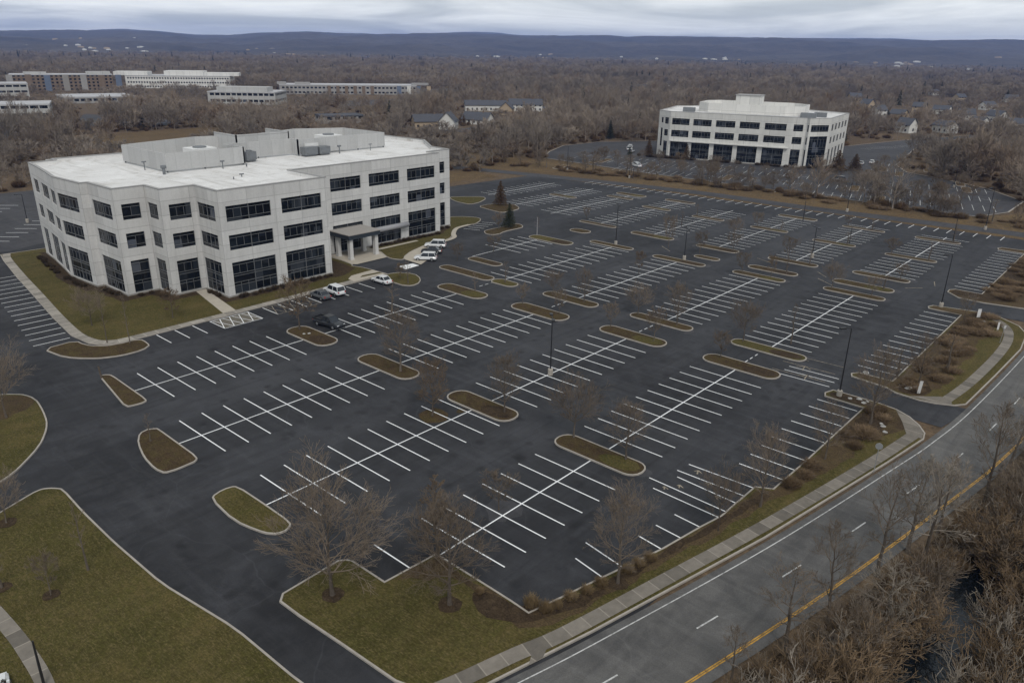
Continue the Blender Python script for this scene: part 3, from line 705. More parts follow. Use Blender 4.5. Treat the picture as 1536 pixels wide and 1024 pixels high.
def roof_with_parapet(root, poly, zr, zt, th=.42, m='roof'):
    p = ccw(poly); q = inset(p, th)
    r = MB(); r.poly(q, zr)
    for i in range(len(q)):
        j = (i+1) % len(q)
        r.quad((*q[j],zr),(*q[i],zr),(*q[i],zt-.06),(*q[j],zt-.06))
    ro = obj('roof', r, M[m], root)
    c = MB(); po = inset(p, -.05); qi = inset(p, th+.05)
    for i in range(len(p)):
        j = (i+1) % len(p)
        c.quad((*po[i],zt),(*po[j],zt),(*qi[j],zt),(*qi[i],zt)); c.quad((*po[i],zt-.16),(*po[j],zt-.16),(*po[j],zt),(*po[i],zt)); c.quad((*qi[j],zt-.16),(*qi[i],zt-.16),(*qi[i],zt),(*qi[j],zt))
    obj('coping', c, M['coping'], ro)
    return ro
def screen_wall(root, path, z0, z1, th=.3, closed=True, m='screen'):
    s = MB(); n = len(path); acc = 0
    for i in range(n if closed else n-1):
        a_, b_ = Vector(path[i]), Vector(path[(i+1) % n]); L = (b_-a_).length; t = (b_-a_)/L; nn = Vector((t.y,-t.x))*th
        a2, b2 = a_-nn, b_-nn; uv = [(acc,z0),(acc+L,z0),(acc+L,z1),(acc,z1)]
        s.quad((*a_,z0),(*b_,z0),(*b_,z1),(*a_,z1), uv); s.quad((*b2,z0),(*a2,z0),(*a2,z1),(*b2,z1), uv); s.quad((*a_,z1),(*b_,z1),(*b2,z1),(*a2,z1)); s.quad((*a_,z0),(*a2,z0),(*a2,z1),(*a_,z1)); s.quad((*b_,z0),(*b_,z1),(*b2,z1),(*b2,z0)); acc += L
    return obj('roof_screen', s, M[m], root)

ZW = [(13.55,16.3),(8.5,11.2),(.45,6.3)]
def office(root, poly, wins, H, mat_, zw, pitch=1.45, tall_pitch=1.45):
    wall = MB(); acc = 0; jobs = []; n = len(poly)
    for i in range(n):
        p0, p1 = poly[i], poly[(i+1) % n]; ops = []
        for wspec in wins.get(i, []):
            u0, u1 = wspec[:2]; zs = wspec[2] if len(wspec) > 2 else zw
            for z0, z1 in zs: ops.append((u0,u1,z0,z1))
        P_, L = facade(wall, p0, p1, 0, H, ops, usc=acc); acc += L
        jobs.append((P_, ops))
    wo = obj('wall', wall, M[mat_], root)
    for P_, ops in jobs:
        for o in ops: window(P_, o, root, pitch=pitch, tall=o[3]-o[2] > 4)
    pl = MB(); pi = inset(poly, -.09); z_ = .42
    for i in range(n):
        j = (i+1) % n
        pl.quad((*pi[i],0),(*pi[j],0),(*pi[j],z_),(*pi[i],z_)); pl.quad((*pi[i],z_),(*pi[j],z_),(*poly[j],z_),(*poly[i],z_))
    obj('plinth', pl, M['plinth'], root)
    return wo

OFF = [(63.2,122.5),(85.4,122.5),(85.4,134.5),(126,134.5),(126,138),(132.85,138),(133.5,145),(142,157),(141.2,173),(133,181.3),(57.6,181.3),(57.4,178.6),(52.3,178.3),(51.5,171),(50.2,162),(49.2,156),(49.9,145.6),(51.2,145.5),(51.4,136),(57,136),(57,130.4),(63.2,130.4)]
b1 = thing('office_building', 'large pale four-storey office block with stepped corner and flat white roof, lawn around it', 'building', (85.4,122.5,0), world=True)
full = [(13.55,16.3),(8.5,11.2),(.45,6.3)]
wins = {0: [(1.3,10.0),(12.2,20.8)], 1: [(2.2,10.2)], 2: [(9.3,17.3),(19.5,28.2),(30.55,39.2)], 4: [(3.45,5.15)], 5: [(1,5.6)], 6: [(2.2,6.6),(8.2,12.6)], 7: [(3.5,12.5)], 8: [(2,9.5)],
        9: [(3+k*10.8, 11.6+k*10.8) for k in range(7)], 12: [(2.1,6.0)], 13: [(1.4,7.8)], 14: [(.7,5.4)], 15: [(.7,8.8)], 17: [(1.0,8.5)], 18: [(1.3,4.5)], 19: [(.55,4.1)], 20: [(1.35,5.3)], 21: [(.5,6.5)]}
office(b1, OFF, wins, 19.05, 'wall', full)
roof_with_parapet(b1, OFF, 18.35, 19.2)
screen_wall(b1, ccw([(68.3,171),(68.4,151.3),(85.4,151.3),(85.4,155.6),(84.9,155.6),(84.9,158.4),(101.6,158.4),(101.6,155.9),(127.3,155.9),(126.6,172),(115,177.6),(100,172.6),(87,176)]), 18.75, 22.1)
screen_wall(b1, [(92,176),(92,166),(106,166),(106,176)], 18.75, 22.9, closed=False)
a = MB()
for x, y in ((68.6,170.6),(68.7,151.6),(76.5,151.5),(85.1,151.6),(93,158.7),(101.9,156.1),(110.5,156.1),(119,156.1),(127,156.1),(126.3,171.7)): a.box(x-.12,x+.12,y-.02,y+.22,18.35,18.75)
obj('screen_post', a, M['unit'], b1)
# entrance canopy and awning
c = MB(); c.box(93.6,101.9,127.6,134.48,4.55,5.45); cn = obj('canopy', c, M['canopy'], b1)
c = MB(); c.box(93.45,102.05,127.45,134.48,5.45,5.62); obj('canopy_roof', c, M['canopy_roof'], cn)
for x, y in ((94.4,128.4),(101.1,128.4),(94.4,132.6),(101.1,132.6)):
    c = MB(); c.box(x-.42,x+.42,y-.42,y+.42,.1,4.55); c.box(x-.5,x+.5,y-.5,y+.5,.1,.55); obj('column', c, M['wall'], cn)
c = MB(); c.tube([(104.6,133.9,3.75),(115.2,133.9,3.75)], [.62,.62], 12); obj('awning', c, M['awning'], b1, smooth=True)
def rtu(x, y, sx, sy, h, z, m, label, fan=True):
    t = thing('rooftop_unit', label, 'rooftop unit', (x,y,z), world=True, group='air handling units on the office roof')
    c = MB(); c.box(x-sx/2,x+sx/2,y-sy/2,y+sy/2,z+.3,z+h); c.box(x-sx/2+.2,x+sx/2-.2,y-sy/2+.2,y+sy/2-.2,z+.0,z+.3); c.box(x-sx*.3,x+sx*.3,y-sy/2-.06,y-sy/2,z+.5,z+h-.3)
    obj('casing', c, M[m], t)
    if fan:
        f = MB(); f.lathe((x,y), [(min(sx,sy)*.3,z+h),(min(sx,sy)*.3,z+h+.25),(min(sx,sy)*.24,z+h+.27),(.1,z+h+.2)], 14); obj('fan', f, M['unit'], t)
rtu(78.8,157.5,5.2,4.6,3.6,18.35,'unit_white','white square cooling unit with round fan inside the left roof screen')
rtu(113.5,160.5,5.0,4.6,3.7,18.35,'unit_white','white square cooling unit with round fan inside the right roof screen')
rtu(88.6,155.0,2.4,2.0,2.1,18.5,'unit','small dark grey unit in the gap after the left roof screen')
rtu(103.5,154.3,3.4,2.0,2.0,18.45,'unit','dark louvred unit standing before the middle screen, left of its twin', False)
rtu(107.2,154.2,3.0,2.0,1.9,18.45,'unit','dark louvred unit standing before the right screen, right of its twin', False)
rtu(105.2,156.2,3.6,1.4,2.6,18.4,'unit_white','pale duct hood rising behind the pair of louvred units', False)
def vent(x, y, h, r, label, m='unit', cap=True):
    c = MB(); c.tube([(x,y,18.3),(x,y,18.3+h)], [r,r], 8)
    if cap: c.tube([(x-.45,y,18.3+h),(x+.45,y,18.3+h)], [r*1.3,r*1.3], 8)
    tag(obj('roof_vent', c, M[m], smooth=False), label, 'vent', 'vent pipes on the office roof')
vent(67.2,150.0,1.5,.28,'stout grey vent pipe at the near corner of the left roof screen')
vent(67.0,158,1.7,.1,'thin vent pipe before the long side of the left roof screen')
vent(79.2,149.4,1.6,.12,'thin vent with wide cap before the left roof screen')
vent(84.2,148.8,.7,.16,'short vent stub near the step of the left roof screen', cap=False)
vent(111.5,153.6,1.8,.16,'grey vent pipe right of the louvred units')
vent(120.5,153.2,1.6,.08,'thin hooked vent before the right roof screen')
vent(74,136,.5,.12,'short vent stub in the open roof above the stepped corner', cap=False)
vent(76.5,137.4,.6,.1,'small twin vent stub beside another on the open roof')

# second office, behind the far lot
FB = Vector((292.6,169.4)); FU = Vector((.257,-.9664)); FWd = Vector((.9664,.257))
def fl(u, w): v = FB+FU*u+FWd*w; return (v.x, v.y)
b2 = thing('office_building', 'pale four-storey office block behind the far lot, with stacked white rooftop penthouse', 'building', (*fl(24,0),0), world=True)
FP = [fl(*q) for q in ((-6.3,4.6),(0,0),(49,0),(54.2,1.2),(55.4,0),(62.6,6.6),(66.5,42),(50,52),(8,52),(-8,38))]
zf = [(13.9,16.5),(9.0,11.7),(.5,6.9)]
fw_ = {0: [(1.6,3.0,[(14.2,16.4),(4.5,12)]),(4.0,6.6)], 1: [(.7,8.1),(9.7,17.3),(19.1,26.9),(28.7,36.6),(38.6,46.9)], 2: [(.6,4.2)], 3: [(.5,1.4)], 4: [(.9,9.0,[(13.9,16.5),(.5,12.2)])],
       5: [(2.5+k*6.6, 6.1+k*6.6) for k in range(5)], 6: [(3,15)], 7: [(2+k*10, 10+k*10) for k in range(4)], 8: [(4,17)], 9: [(3+k*7, 7.5+k*7) for k in range(4)]}
office(b2, FP, fw_, 19.05, 'wall_far', zf, pitch=1.35)
roof_with_parapet(b2, FP, 18.4, 19.2)
screen_wall(b2, [fl(*q) for q in ((12,14),(44,12),(51,17),(51,33),(44,40),(12,40),(7,34),(7,19))], 18.7, 22.4, m='white_wall')
c = MB(); c.obox(fl(27,26), FU, 5.2, 4.2, 18.4, 25.6); obj('penthouse', c, M['white_wall'], b2)
c = MB(); c.obox(fl(27,26), FU, 5.5, 4.5, 25.6, 25.85); obj('penthouse_roof', c, M['coping'], b2)
c = MB(); c.obox(fl(24.5,-.5), FU, 24, .5, 7.2, 7.5); obj('ledge', c, M['wall_far'], b2)
for k, (u, w_, sx) in enumerate(((4,14,2.4),(53,14,3.0),(57,20,2.4))):
    c = MB(); c.obox(fl(u,w_), FU, sx, 1.4, 18.4, 20.2)
    tag(obj('rooftop_unit', c, M['unit']), ('low grey roof unit left of the far office penthouse','low grey roof unit at the right end of the far office penthouse','small roof unit behind another on the far office right roof')[k], 'rooftop unit', 'roof units on the far office')

# buildings in the distance: an office / flats block with window rows
def block(name, label, cat, c, axis, L, D, H, rows, wall_m, roof_m='roof_far', group=None, pent=(), winw=2.4, gap=1.2, panels=None, zlo=1.0, zh=1.6, face=0):
    ux, uy = axis
    F = lambda u, w: (c[0]+ux*u-uy*w, c[1]+uy*u+ux*w)
    root = thing(name, label, cat, (c[0],c[1],0), world=True, group=group)
    po = [F(-L/2,0),F(L/2,0),F(L/2,D),F(-L/2,D)]
    po = po if area(po) > 0 else po[::-1]
    wall = MB(); n = max(1, int((L-1.5)/(winw+gap)))
    winm = []
    for i in range(4):
        p0, p1 = po[i], po[(i+1) % 4]; LL = math.dist(p0, p1); nn = max(1, int((LL-1.5)/(winw+gap))); ops = []
        fh = H/rows
        for r_ in range(rows):
            z0 = r_*fh+zlo
            ops.append((.9, LL-.9, z0, z0+zh))
        P_, _ = facade(wall, p0, p1, 0, H, ops, depth=.3)
        for o in ops: winm.append((P_, o, nn))
    for P_, o, nn in winm:
        st = (o[1]-o[0])/nn
        for k in range(nn): u = o[0]+k*st; bar(wall, P_, u, u+gap, o[2], o[3], .02, .27)
    obj('wall', wall, M[wall_m], root)
    for P_, o, nn in winm:
        g_ = MB(); g_.quad(P_(o[0],o[2],.28), P_(o[1],o[2],.28), P_(o[1],o[3],.28), P_(o[0],o[3],.28), [(o[0],o[2]),(o[1],o[2]),(o[1],o[3]),(o[0],o[3])])
        obj('window_band', g_, M['glass'], root)
    r_ = MB(); r_.poly(ccw(po), H+.02); 
    q = inset(ccw(po), -.2)
    for i in range(4): j = (i+1) % 4; r_.quad((*q[i],H-.5),(*q[j],H-.5),(*q[j],H+.35),(*q[i],H+.35)); r_.quad((*ccw(po)[j],H+.02),(*ccw(po)[i],H+.02),(*q[i],H+.35),(*q[j],H+.35))
    obj('roof', r_, M[roof_m], root)
    for u0, u1, w0, w1, h in pent:
        b_ = MB(); cc = F((u0+u1)/2,(w0+w1)/2); b_.obox(cc, axis, abs(u1-u0)/2, abs(w1-w0)/2, H+.02, H+h); obj('penthouse', b_, M[wall_m if wall_m != 'brick' else 'pale_wall'], root)
    for u0, u1, z0, z1, m in (panels or ()):
        b_ = MB(); cc = F((u0+u1)/2, -.15); b_.obox(cc, axis, (u1-u0)/2, .3, z0, z1); obj('cladding_panel', b_, M[m], root)
    return root
def facing(px0, px1, py0, py1):                     # ground points under two pixels, axis and middle, width
    a_, b_ = Vector(at(px0, py0)), Vector(at(px1, py1)); d = (b_-a_); return tuple((a_+b_)/2), tuple(d.normalized()), d.length
BUILD = []
def far_block(name, label, p, H, rows, m, D=18, **kw):
    c_, ax, L = facing(*p); BUILD.append((c_, max(L, D)*.62+14, .6, .62)); return block(name, label, 'building', c_, ax, L, D, H, rows, m, **kw)
c_, ax, L = facing(190, 346, 132.5, 134.0)
far_block('office_building', 'long white three-storey office with dark window rows, beyond the bare trees behind the big office', (190,346,132.5,133.5), 12.0, 3, 'white_wall', D=38, pent=[(-62,-30,8,28,3.6),(-14,24,6,30,4.6),(24,58,8,26,3.2)], winw=1.5, gap=1.0)
far_block('apartment_building', 'brown and tan five-storey apartment block with flat roofs on the far left', (18,172,138,136.5), 14.5, 5, 'brick', D=24, pent=[(-30,-12,4,16,2),(20,40,4,16,2.5)], winw=1.7, gap=1.9,
    panels=[(-58+k*14.5, -53+k*14.5, .4, 14.0+(k % 3)*.3, ('plinth','school','brick','bluepanel')[k % 4]) for k in range(8)])
far_block('office_building', 'low white office with raised roof block, right of the long white one', (313,414,157,158.5), 9.2, 2, 'pale_wall', D=34, pent=[(-20,18,6,22,3.4)], winw=3.2, gap=.8, zlo=2.1, zh=1.8)
far_block('office_building', 'white two-storey office at the left edge with dark window bands', (-60,78,183,180), 8.6, 2, 'pale_wall', D=30, pent=[(-30,-5,6,20,3)], winw=4, gap=.7, zlo=2.1, zh=1.7)
far_block('office_building', 'stepped white office at the left edge just behind a lower one', (-70,46,152,150), 12, 3, 'pale_wall', D=26, pent=[(-28,4,6,20,4)], winw=4, gap=.7, zlo=1.5, zh=1.5)
far_block('low_building', 'long low grey-roofed building among trees before the long white office', (98,205,156,153.5), 4.4, 1, 'school', D=40, winw=3, gap=1.2, zlo=1.5, zh=1.8)
far_block('school_building', 'long low building with blue panels at its right end, mid distance', (420,625,141.5,142.5), 8.4, 2, 'school', D=30, pent=[(-66,-58,6,14,2.2),(-50,-36,6,14,2),(60,76,6,14,2)], winw=2.2, gap=1.4,
    panels=[(45+k*9.5, 49+k*9.5, .5, 8.0, ('bluepanel','house','bluepanel','house_tan')[k % 4]) for k in range(4)]+[(-20+k*8, -17+k*8, .5, 7.9, 'brick') for k in range(6)])
far_block('low_building', 'low grey building half hidden in trees behind the big office roof', (485,548,186,184), 4.2, 1, 'school', D=16, roof_m='roof_dark', winw=3, gap=1.5, zlo=2, zh=1.8)

def house(label, px, py, W, D, h, rh, turn, wall='house', group='houses among the bare trees', pos=None, chim=True, wins=True):
    c_ = pos or at(px, py); az = azim(px); base = math.atan2(az[1], az[0])-math.pi/2+turn
    BUILD.append((c_, -max(W, D)*.62-2.0, 1, 1) if 'tiny' in group else (c_, max(W, D)*.62+3.5, .55, .6) if 'suburb' in group else (c_, max(W, D)*.62+4, .3, .5))
    t = thing('house', label, 'house', (c_[0],c_[1],0), base, group)
    a_ = MB()
    a_.quad((-W/2,-D/2,0),(W/2,-D/2,0),(W/2,-D/2,h),(-W/2,-D/2,h)); a_.quad((W/2,D/2,0),(-W/2,D/2,0),(-W/2,D/2,h),(W/2,D/2,h))
    for s in (-1, 1):
        a_.add([(s*W/2,-D/2,0),(s*W/2,D/2,0),(s*W/2,D/2,h),(s*W/2,0,h+rh),(s*W/2,-D/2,h)], [(0,1,2,3,4) if s > 0 else (4,3,2,1,0)])
    obj('wall', a_, M[wall], t)
    r_ = MB(); e = .5; th = .22
    for s in (-1, 1):
        y0 = s*(D/2+e); z0 = h-rh*e/(D/2)
        v = [(-W/2-e,y0,z0),(W/2+e,y0,z0),(W/2+e,0,h+rh),(-W/2-e,0,h+rh)]
        v += [(x,y,z_+th) for x,y,z_ in v]
        r_.add(v, [(0,3,2,1),(4,5,6,7),(0,1,5,4),(1,2,6,5),(2,3,7,6),(3,0,4,7)])
    ro = obj('roof', r_, M['roof_dark'], t)
    if chim:
        k = MB(); k.box(W*.22-.4,W*.22+.4,-.4,.4,h+rh*.6,h+rh+1.1); obj('chimney', k, M['brick'], ro)
    if wins:
        for s in (-1, 1):
            for k in range(max(2, int(W/3.2))):
                x = -W/2+W*(k+.5)/max(2, int(W/3.2))
                for z0 in ((1,) if h < 4.5 else (1,3.8)):
                    q = MB(); q.box(x-.55,x+.55,s*(D/2+.03)-.05,s*(D/2+.03)+.05,z0,z0+1.4); obj('window', q, M['glass'], t)
        for s in (-1, 1):
            q = MB(); q.box(s*(W/2+.02)-.05,s*(W/2+.02)+.05,-.6,.6,1.2,2.7); obj('window', q, M['glass'], t)
    return t
HG = 'houses in the wood right of the big office'
house('wide tan house with grey gable roof, left of the white gabled one', 642, 192.5, 17, 9, 4.2, 3.4, .25, 'house_tan', HG)
house('white house with steep twin gables and dark roof near the tree line', 673, 193.5, 10, 9, 4.6, 4.6, 1.35, 'house', HG)
house('low white house with long dark roof, right of the twin-gabled one', 717, 186, 17, 10, 3.0, 3.8, -.5, 'house', HG)
house('long white house row behind the others with dark roof', 732, 166.5, 34, 10, 4.4, 3.0, .1, 'house', HG)
house('tan gabled house with arched front at the end of the white row', 760, 172.5, 9, 9, 4.6, 4, 1.4, 'house_tan', HG)
house('white house right of the tan arched one behind thin trees', 788, 167, 24, 10, 5, 3.6, .1, 'house', HG)
k = 0
rr = random.Random(5)
for px, py in ((1281,150),(1317,172),(1347,176),(1358,196),(1400,140),(1412,168),(1447,176),(1468,188),(1493,180),(1515,150),(1378,166),(1416,196),(1522,190),(1300,160),(1480,162),(1438,150)):
    house('small pale house half hidden among bare trees in the wooded suburb on the right', px, py+3, rr.uniform(8,13), rr.uniform(7,9), rr.uniform(3.4,5), rr.uniform(2.6,3.8), rr.uniform(-.9,.9), rr.choice(['house','house','house_tan']), 'houses in the right-hand suburb', chim=k % 3 == 0); k += 1
for px, py in ((1075,102),(1110,106),(1140,108),(1260,106),(1265,104),(1276,105),(1430,109),(1448,107),(1462,108),(1165,103),(1090,104),(1325,99),(960,140),(1000,132),(1508,112),(1412,120),(896,128),(1020,122)):
    house('tiny pale house far out in the wood below the hills', px, py, rr.uniform(11,20), 9, 5.5, 3.4, rr.uniform(-.6,.6), 'house', 'tiny far houses below the hills', chim=False, wins=False)
# ------------------------------------------------------------------ trees
def tree_mesh(seed, H, W, clear=.2, limbs=14, n2=6, n3=5, n4=4, rise=.65, trunk_r=None, twig=.012, leader=True, maxlvl=4, wob=.13, prof=None):
    rr = random.Random(seed); tv, tf, cv_, cf = [], [], [], []
    U = rr.uniform
    def tube(V, F, pts, rad, n):
        o = len(V); N = len(pts)
        for i in range(N):
            p = pts[i]; d = (pts[min(i+1,N-1)]-pts[max(i-1,0)]).normalized()
            a = d.cross(Vector((.3,.9,.2)) if abs(d.z) > .5 else Vector((0,0,1))).normalized(); b = d.cross(a)
            for k in range(n):
                t = 6.28319*k/n; V.append(p+(a*math.cos(t)+b*math.sin(t))*rad[i])
        for i in range(N-1):
            for k in range(n):
                k2 = (k+1) % n; F.append((o+i*n+k, o+i*n+k2, o+(i+1)*n+k2, o+(i+1)*n+k))
    def rnd(): return Vector((U(-1,1),U(-1,1),U(-1,1)))
    def grow(p, d, L, r, lvl, up):
        n = (0,5,4,3,2)[lvl]; pts = [p.copy()]; rad = [r]
        for i in range(n):
            d = (d+rnd()*wob+Vector((0,0,up))).normalized(); p = p+d*(L/n); pts.append(p.copy()); rad.append(max(twig, r*(1-.72*(i+1)/n)))
        tube(cv_, cf, pts, rad, (0,6,4,3,3)[lvl])
        if lvl >= maxlvl: return
        cnt = (0,n2,n3,n4)[lvl]
        for k in range(cnt):
            t = .25+.75*(k+U(.2,.8))/cnt; f = t*n; i = min(n-1, int(f)); q = pts[i].lerp(pts[i+1], f-i); dd = (pts[i+1]-pts[i]).normalized()
            side = dd.cross(rnd()).normalized(); ang = U(.38,.82)
            grow(q, (dd*math.cos(ang)+side*math.sin(ang)).normalized(), L*U(.46,.70)*(1.15-.45*t), max(twig, rad[i]*.55), lvl+1, up*.8+.02)
    r0 = trunk_r or H*.016; pts = []; rad = []; x = y = 0; n = 10
    Ht = H*(.93 if leader else .62)
    for i in range(n+1):
        t = i/n; pts.append(Vector((x,y,Ht*t))); rad.append(max(.02, r0*(1.25 if i == 0 else 1)*(1-.86*t)))
        x += U(-1,1)*H*.008; y += U(-1,1)*H*.008
    tube(tv, tf, pts, rad, 7)
    prof = prof or (lambda t: math.sin(math.pi*(.14+.80*t))**.75)
    ph = U(0,6.28)
    for k in range(limbs):
        t = (k+U(.1,.9))/limbs; z_ = H*clear+(Ht-H*clear)*t; f = z_/Ht*n; i = min(n-1, int(f)); q = pts[i].lerp(pts[i+1], f-i); ph += 2.4+U(-.4,.4)
        el = U(.25,.55)+rise*t; L = W/2*prof(t)/max(.45, math.cos(el*.8))*U(.82,1.12)
        L = min(L, (H-z_)*1.5+.3)
        d = Vector((math.cos(ph)*math.cos(el), math.sin(ph)*math.cos(el), math.sin(el)))
        grow(q, d, L, max(twig*1.5, rad[i]*.52), 1, .09)
    return (tv, tf), (cv_, cf)
def raw(name, vf, m, smooth=False):
    me = bpy.data.meshes.new(name); me.from_pydata([tuple(v) for v in vf[0]], [], vf[1]); me.materials.append(m); me.update(); return me
TREES = {}
def variant(key, m='twig', **kw):
    t, c = tree_mesh(**kw); 
    rs = sorted(math.hypot(v.x, v.y) for v in c[0]); zs_ = sorted(v.z for v in c[0])
    TREES[key] = (raw('trunk', t, M['bark']), raw('crown', c, M[m]), zs_[int(len(zs_)*.998)], 2*rs[int(len(rs)*.965)])
variant('wide', seed=3, H=10, W=8.6, clear=.17, limbs=20, n2=7, n3=6, n4=3, rise=.55, leader=False, twig=.011)
variant('oval', seed=11, H=10, W=6.2, clear=.2, limbs=26, n2=6, n3=5, n4=3, rise=.75, twig=.010)
variant('oval2', seed=29, H=10, W=6.6, clear=.22, limbs=22, n2=6, n3=5, n4=3, rise=.7, twig=.010)
variant('round', seed=17, H=8, W=7, clear=.25, limbs=18, n2=7, n3=4, n4=3, rise=.6, leader=False, twig=.011)
variant('narrow', 'twig_brown', seed=23, H=9, W=3.6, clear=.12, limbs=30, n2=5, n3=4, n4=3, rise=.35, twig=.010, prof=lambda t: 1.05-.8*t)
variant('russet', 'twig_brown', seed=31, H=8, W=5.4, clear=.2, limbs=24, n2=6, n3=4, n4=3, rise=.45, twig=.011)
variant('slim', seed=37, H=7, W=1.6, clear=.3, limbs=12, n2=4, n3=3, n4=2, rise=.7, twig=.009, maxlvl=3)
variant('stem', 'twig_pale', seed=41, H=12, W=5.2, clear=.32, limbs=12, n2=6, n3=4, n4=3, rise=.8, twig=.012, wob=.2)
variant('stem2', seed=43, H=12, W=5, clear=.28, limbs=14, n2=6, n3=4, n4=3, rise=.9, twig=.012, wob=.2)
variant('small', seed=47, H=5, W=3.6, clear=.25, limbs=16, n2=5, n3=5, n4=3, rise=.6, twig=.012)
variant('small_russet', 'twig_brown', seed=53, H=5, W=3.4, clear=.25, limbs=16, n2=5, n3=5, n4=3, rise=.5, twig=.013)
def plant(kind, x, y, h, w_, label, group='bare trees in and around the parking lot', z=.1, cat='tree', name='bare_tree', rz=None, lean=None):
    tr, cr, H, W = TREES[kind]
    o = thing(name, label, cat, (x,y,z), rz if rz is not None else (x*7.3+y*3.1) % 6.28, group)
    o.scale = (w_/W, w_/W, h/H)
    if lean: o.rotation_euler = (lean[0], lean[1], o.rotation_euler.z)
    for n_, me in (('trunk', tr), ('crown', cr)):
        c = bpy.data.objects.new(n_, me); COL.objects.link(c); c.parent = o
    return o
rowname = lambda y: 'first' if y < 50 else 'second' if y < 68.5 else 'third' if y < 87 else 'fourth' if y < 103 else 'fifth'
def colname(x):
    return 'near island' if x < 70 else 'island before the middle aisle' if x < 101 else 'island past the middle aisle' if x < 115 else 'island before the rear aisle' if x < 148 else 'islet in the rear aisle' if x < 156 else 'island past the rear aisle' if x < 170 else 'last island but one' if x < 195 else 'island at the back edge'
seen = {}
def lot_tree(kind, x, y, h, w_, extra=''):
    base = f"{extra} bare tree, {rowname(y)} stall row from the road, {colname(x)}".strip()
    sp = min((41.6,59.9,78,95.7,112.6), key=lambda v: abs(v-y)); end = 'road end' if y < sp else 'far end'
    for c_ in (base, base+', '+end, 'lean '+base+', '+end, 'leafless '+base, 'wispy '+base):
        if c_ not in seen: base = c_; break
    seen[base] = 1
    return plant(kind, x, y, h, w_, base)
NEAR = [
 ('wide',28.5,44.1,12.3,10.2,'largest bare tree, wide crown over the kerb of the entry drive, in front corner lawn'),
 ('oval',34.2,36.2,10.2,7.4,'tall bare tree in a mulch ring on the front lawn, below the kerb notch'),
 ('narrow',37.9,41.6,8.0,4.2,'narrow russet-twigged tree on the inner kerb corner where the nearest spine line starts'),
 ('small',47.0,42.5,4.2,3.6,'small bushy bare tree on a pale dirt patch amid the nearest stalls'),
 ('oval2',45.7,27.6,9.9,5.6,'oval bare tree in a dark mulch ring just above the roadside sidewalk'),
 ('round',58.5,24.9,7.0,4.2,'low-branched bare tree over the kerb by the stalls with worn arrow marks'),
 ('oval',65.1,23.7,9.2,4.6,'bare tree in brown mulch by the kerb jog, right of the low-branched one'),
 ('oval2',79.1,22.5,7.4,4.2,'bare tree at the ends of the roadside single stalls before the exit drive'),
 ('oval',91.7,21.6,10.3,6.0,'tall dark bare tree in the bushy bed at the exit drive, beside the lamp post'),
 ('oval2',108.2,20.6,7.9,4.6,'dark bare tree over a mulch mound just past the exit drive'),
 ('slim',117.1,19.0,5.6,3.0,'thin bare tree in the middle of the grassy bed past the exit drive'),
 ('slim',109.2,23.6,4.9,2.8,'thin bare tree at the kerb end of the stalls just past the exit drive'),
 ('small',145.2,23.0,4.4,2.8,'small dark tree in the mulch by the second exit drive'),
 ('round',21.1,98.8,9.4,7.2,'wide grey bare tree on the mulched left lawn beside the curved drive'),
 ('slim',30.1,80.6,3.7,1.2,'tiny sapling on the rounded mulch island near the curved drive'),
 ('round',40.9,124.9,6.5,6.0,'dark spreading bare tree on the lawn below the stepped office corner'),
 ('slim',39.4,115.4,8.0,1.2,'very thin sapling by the pavement bend in front of the office lawn'),
 ('slim',41.7,113.0,8.0,1.2,'very thin sapling on the mulch tip right of another sapling'),
 ('small_russet',51.4,119.4,5.2,3.8,'low twiggy tree on the lawn left of the office side path'),
 ('small_russet',62.8,100.1,8.6,5.6,'russet bare tree on the grassy island before the office hatched bays'),
 ('oval2',62.7,75.5,9.6,6.4,'large bare tree on the brown island behind the black pickup'),
 ('slim',78.6,96.3,5.4,2.6,'thin tree standing on the spine line of the stall row behind the pickup'),
 ('russet',56.4,62.2,7.7,4.8,'russet tree on an unkerbed dirt patch amid the second stall row'),
 ('oval',63.1,56.3,8.2,4.6,'tall bare tree on the two-tone island at the end of the second stall row'),
 ('round',63.9,46.1,7.6,7.2,'broad bare tree on the far end of the nearest brown island'),
 ('oval2',63.8,38.8,7.6,5.2,'bare tree on the road end of the nearest brown island'),
 ('round',13.9,74.7,5.2,4.0,'small tree in a mulch ring at the left edge of the big lawn'),
 ('slim',16.3,62.0,7.0,1.4,'leaning bare sapling in the middle of the big left lawn'),
 ('small',13.0,60.9,4.3,2.2,'sparse little tree lower on the big left lawn beside bare soil'),
 ('slim',10.6,64.8,4.1,1.6,'little tree at the left picture edge above the corner sidewalk'),
 ('small_russet',91.8,109.4,3.6,2.0,'short shrubby tree on the grass island behind the white sedan'),
 ('slim',91.6,107.0,4.3,1.8,'thin tree on the grass island by the office drop-off lane'),
 ('small',109.9,112.2,3.9,2.8,'small bare tree on the island opposite the visitor parking pocket'),
 ('small',138.5,126.4,4.3,3.4,'pale bare tree left of the dark fir on the drive island'),
 ('small',121.2,112.1,3.9,3.6,'small spreading tree amid the narrow grass islands opposite the office'),
 ('small_russet',128.9,78.9,4.9,2.2,'flat-topped russet tree on the third spine line before the rear aisle'),
 ('slim',142.3,116.9,4.2,1.6,'slender tree at the tip of the grass island nearest the drive'),
 ('small',152.5,85.9,7.9,3.4,'tall thin tree in the rear aisle between the third and fourth rows'),
 ('slim',111.7,39.9,6.8,1.8,'thin brown tree among stalls of the first row past the middle aisle'),
]
for q in NEAR: plant(*q)
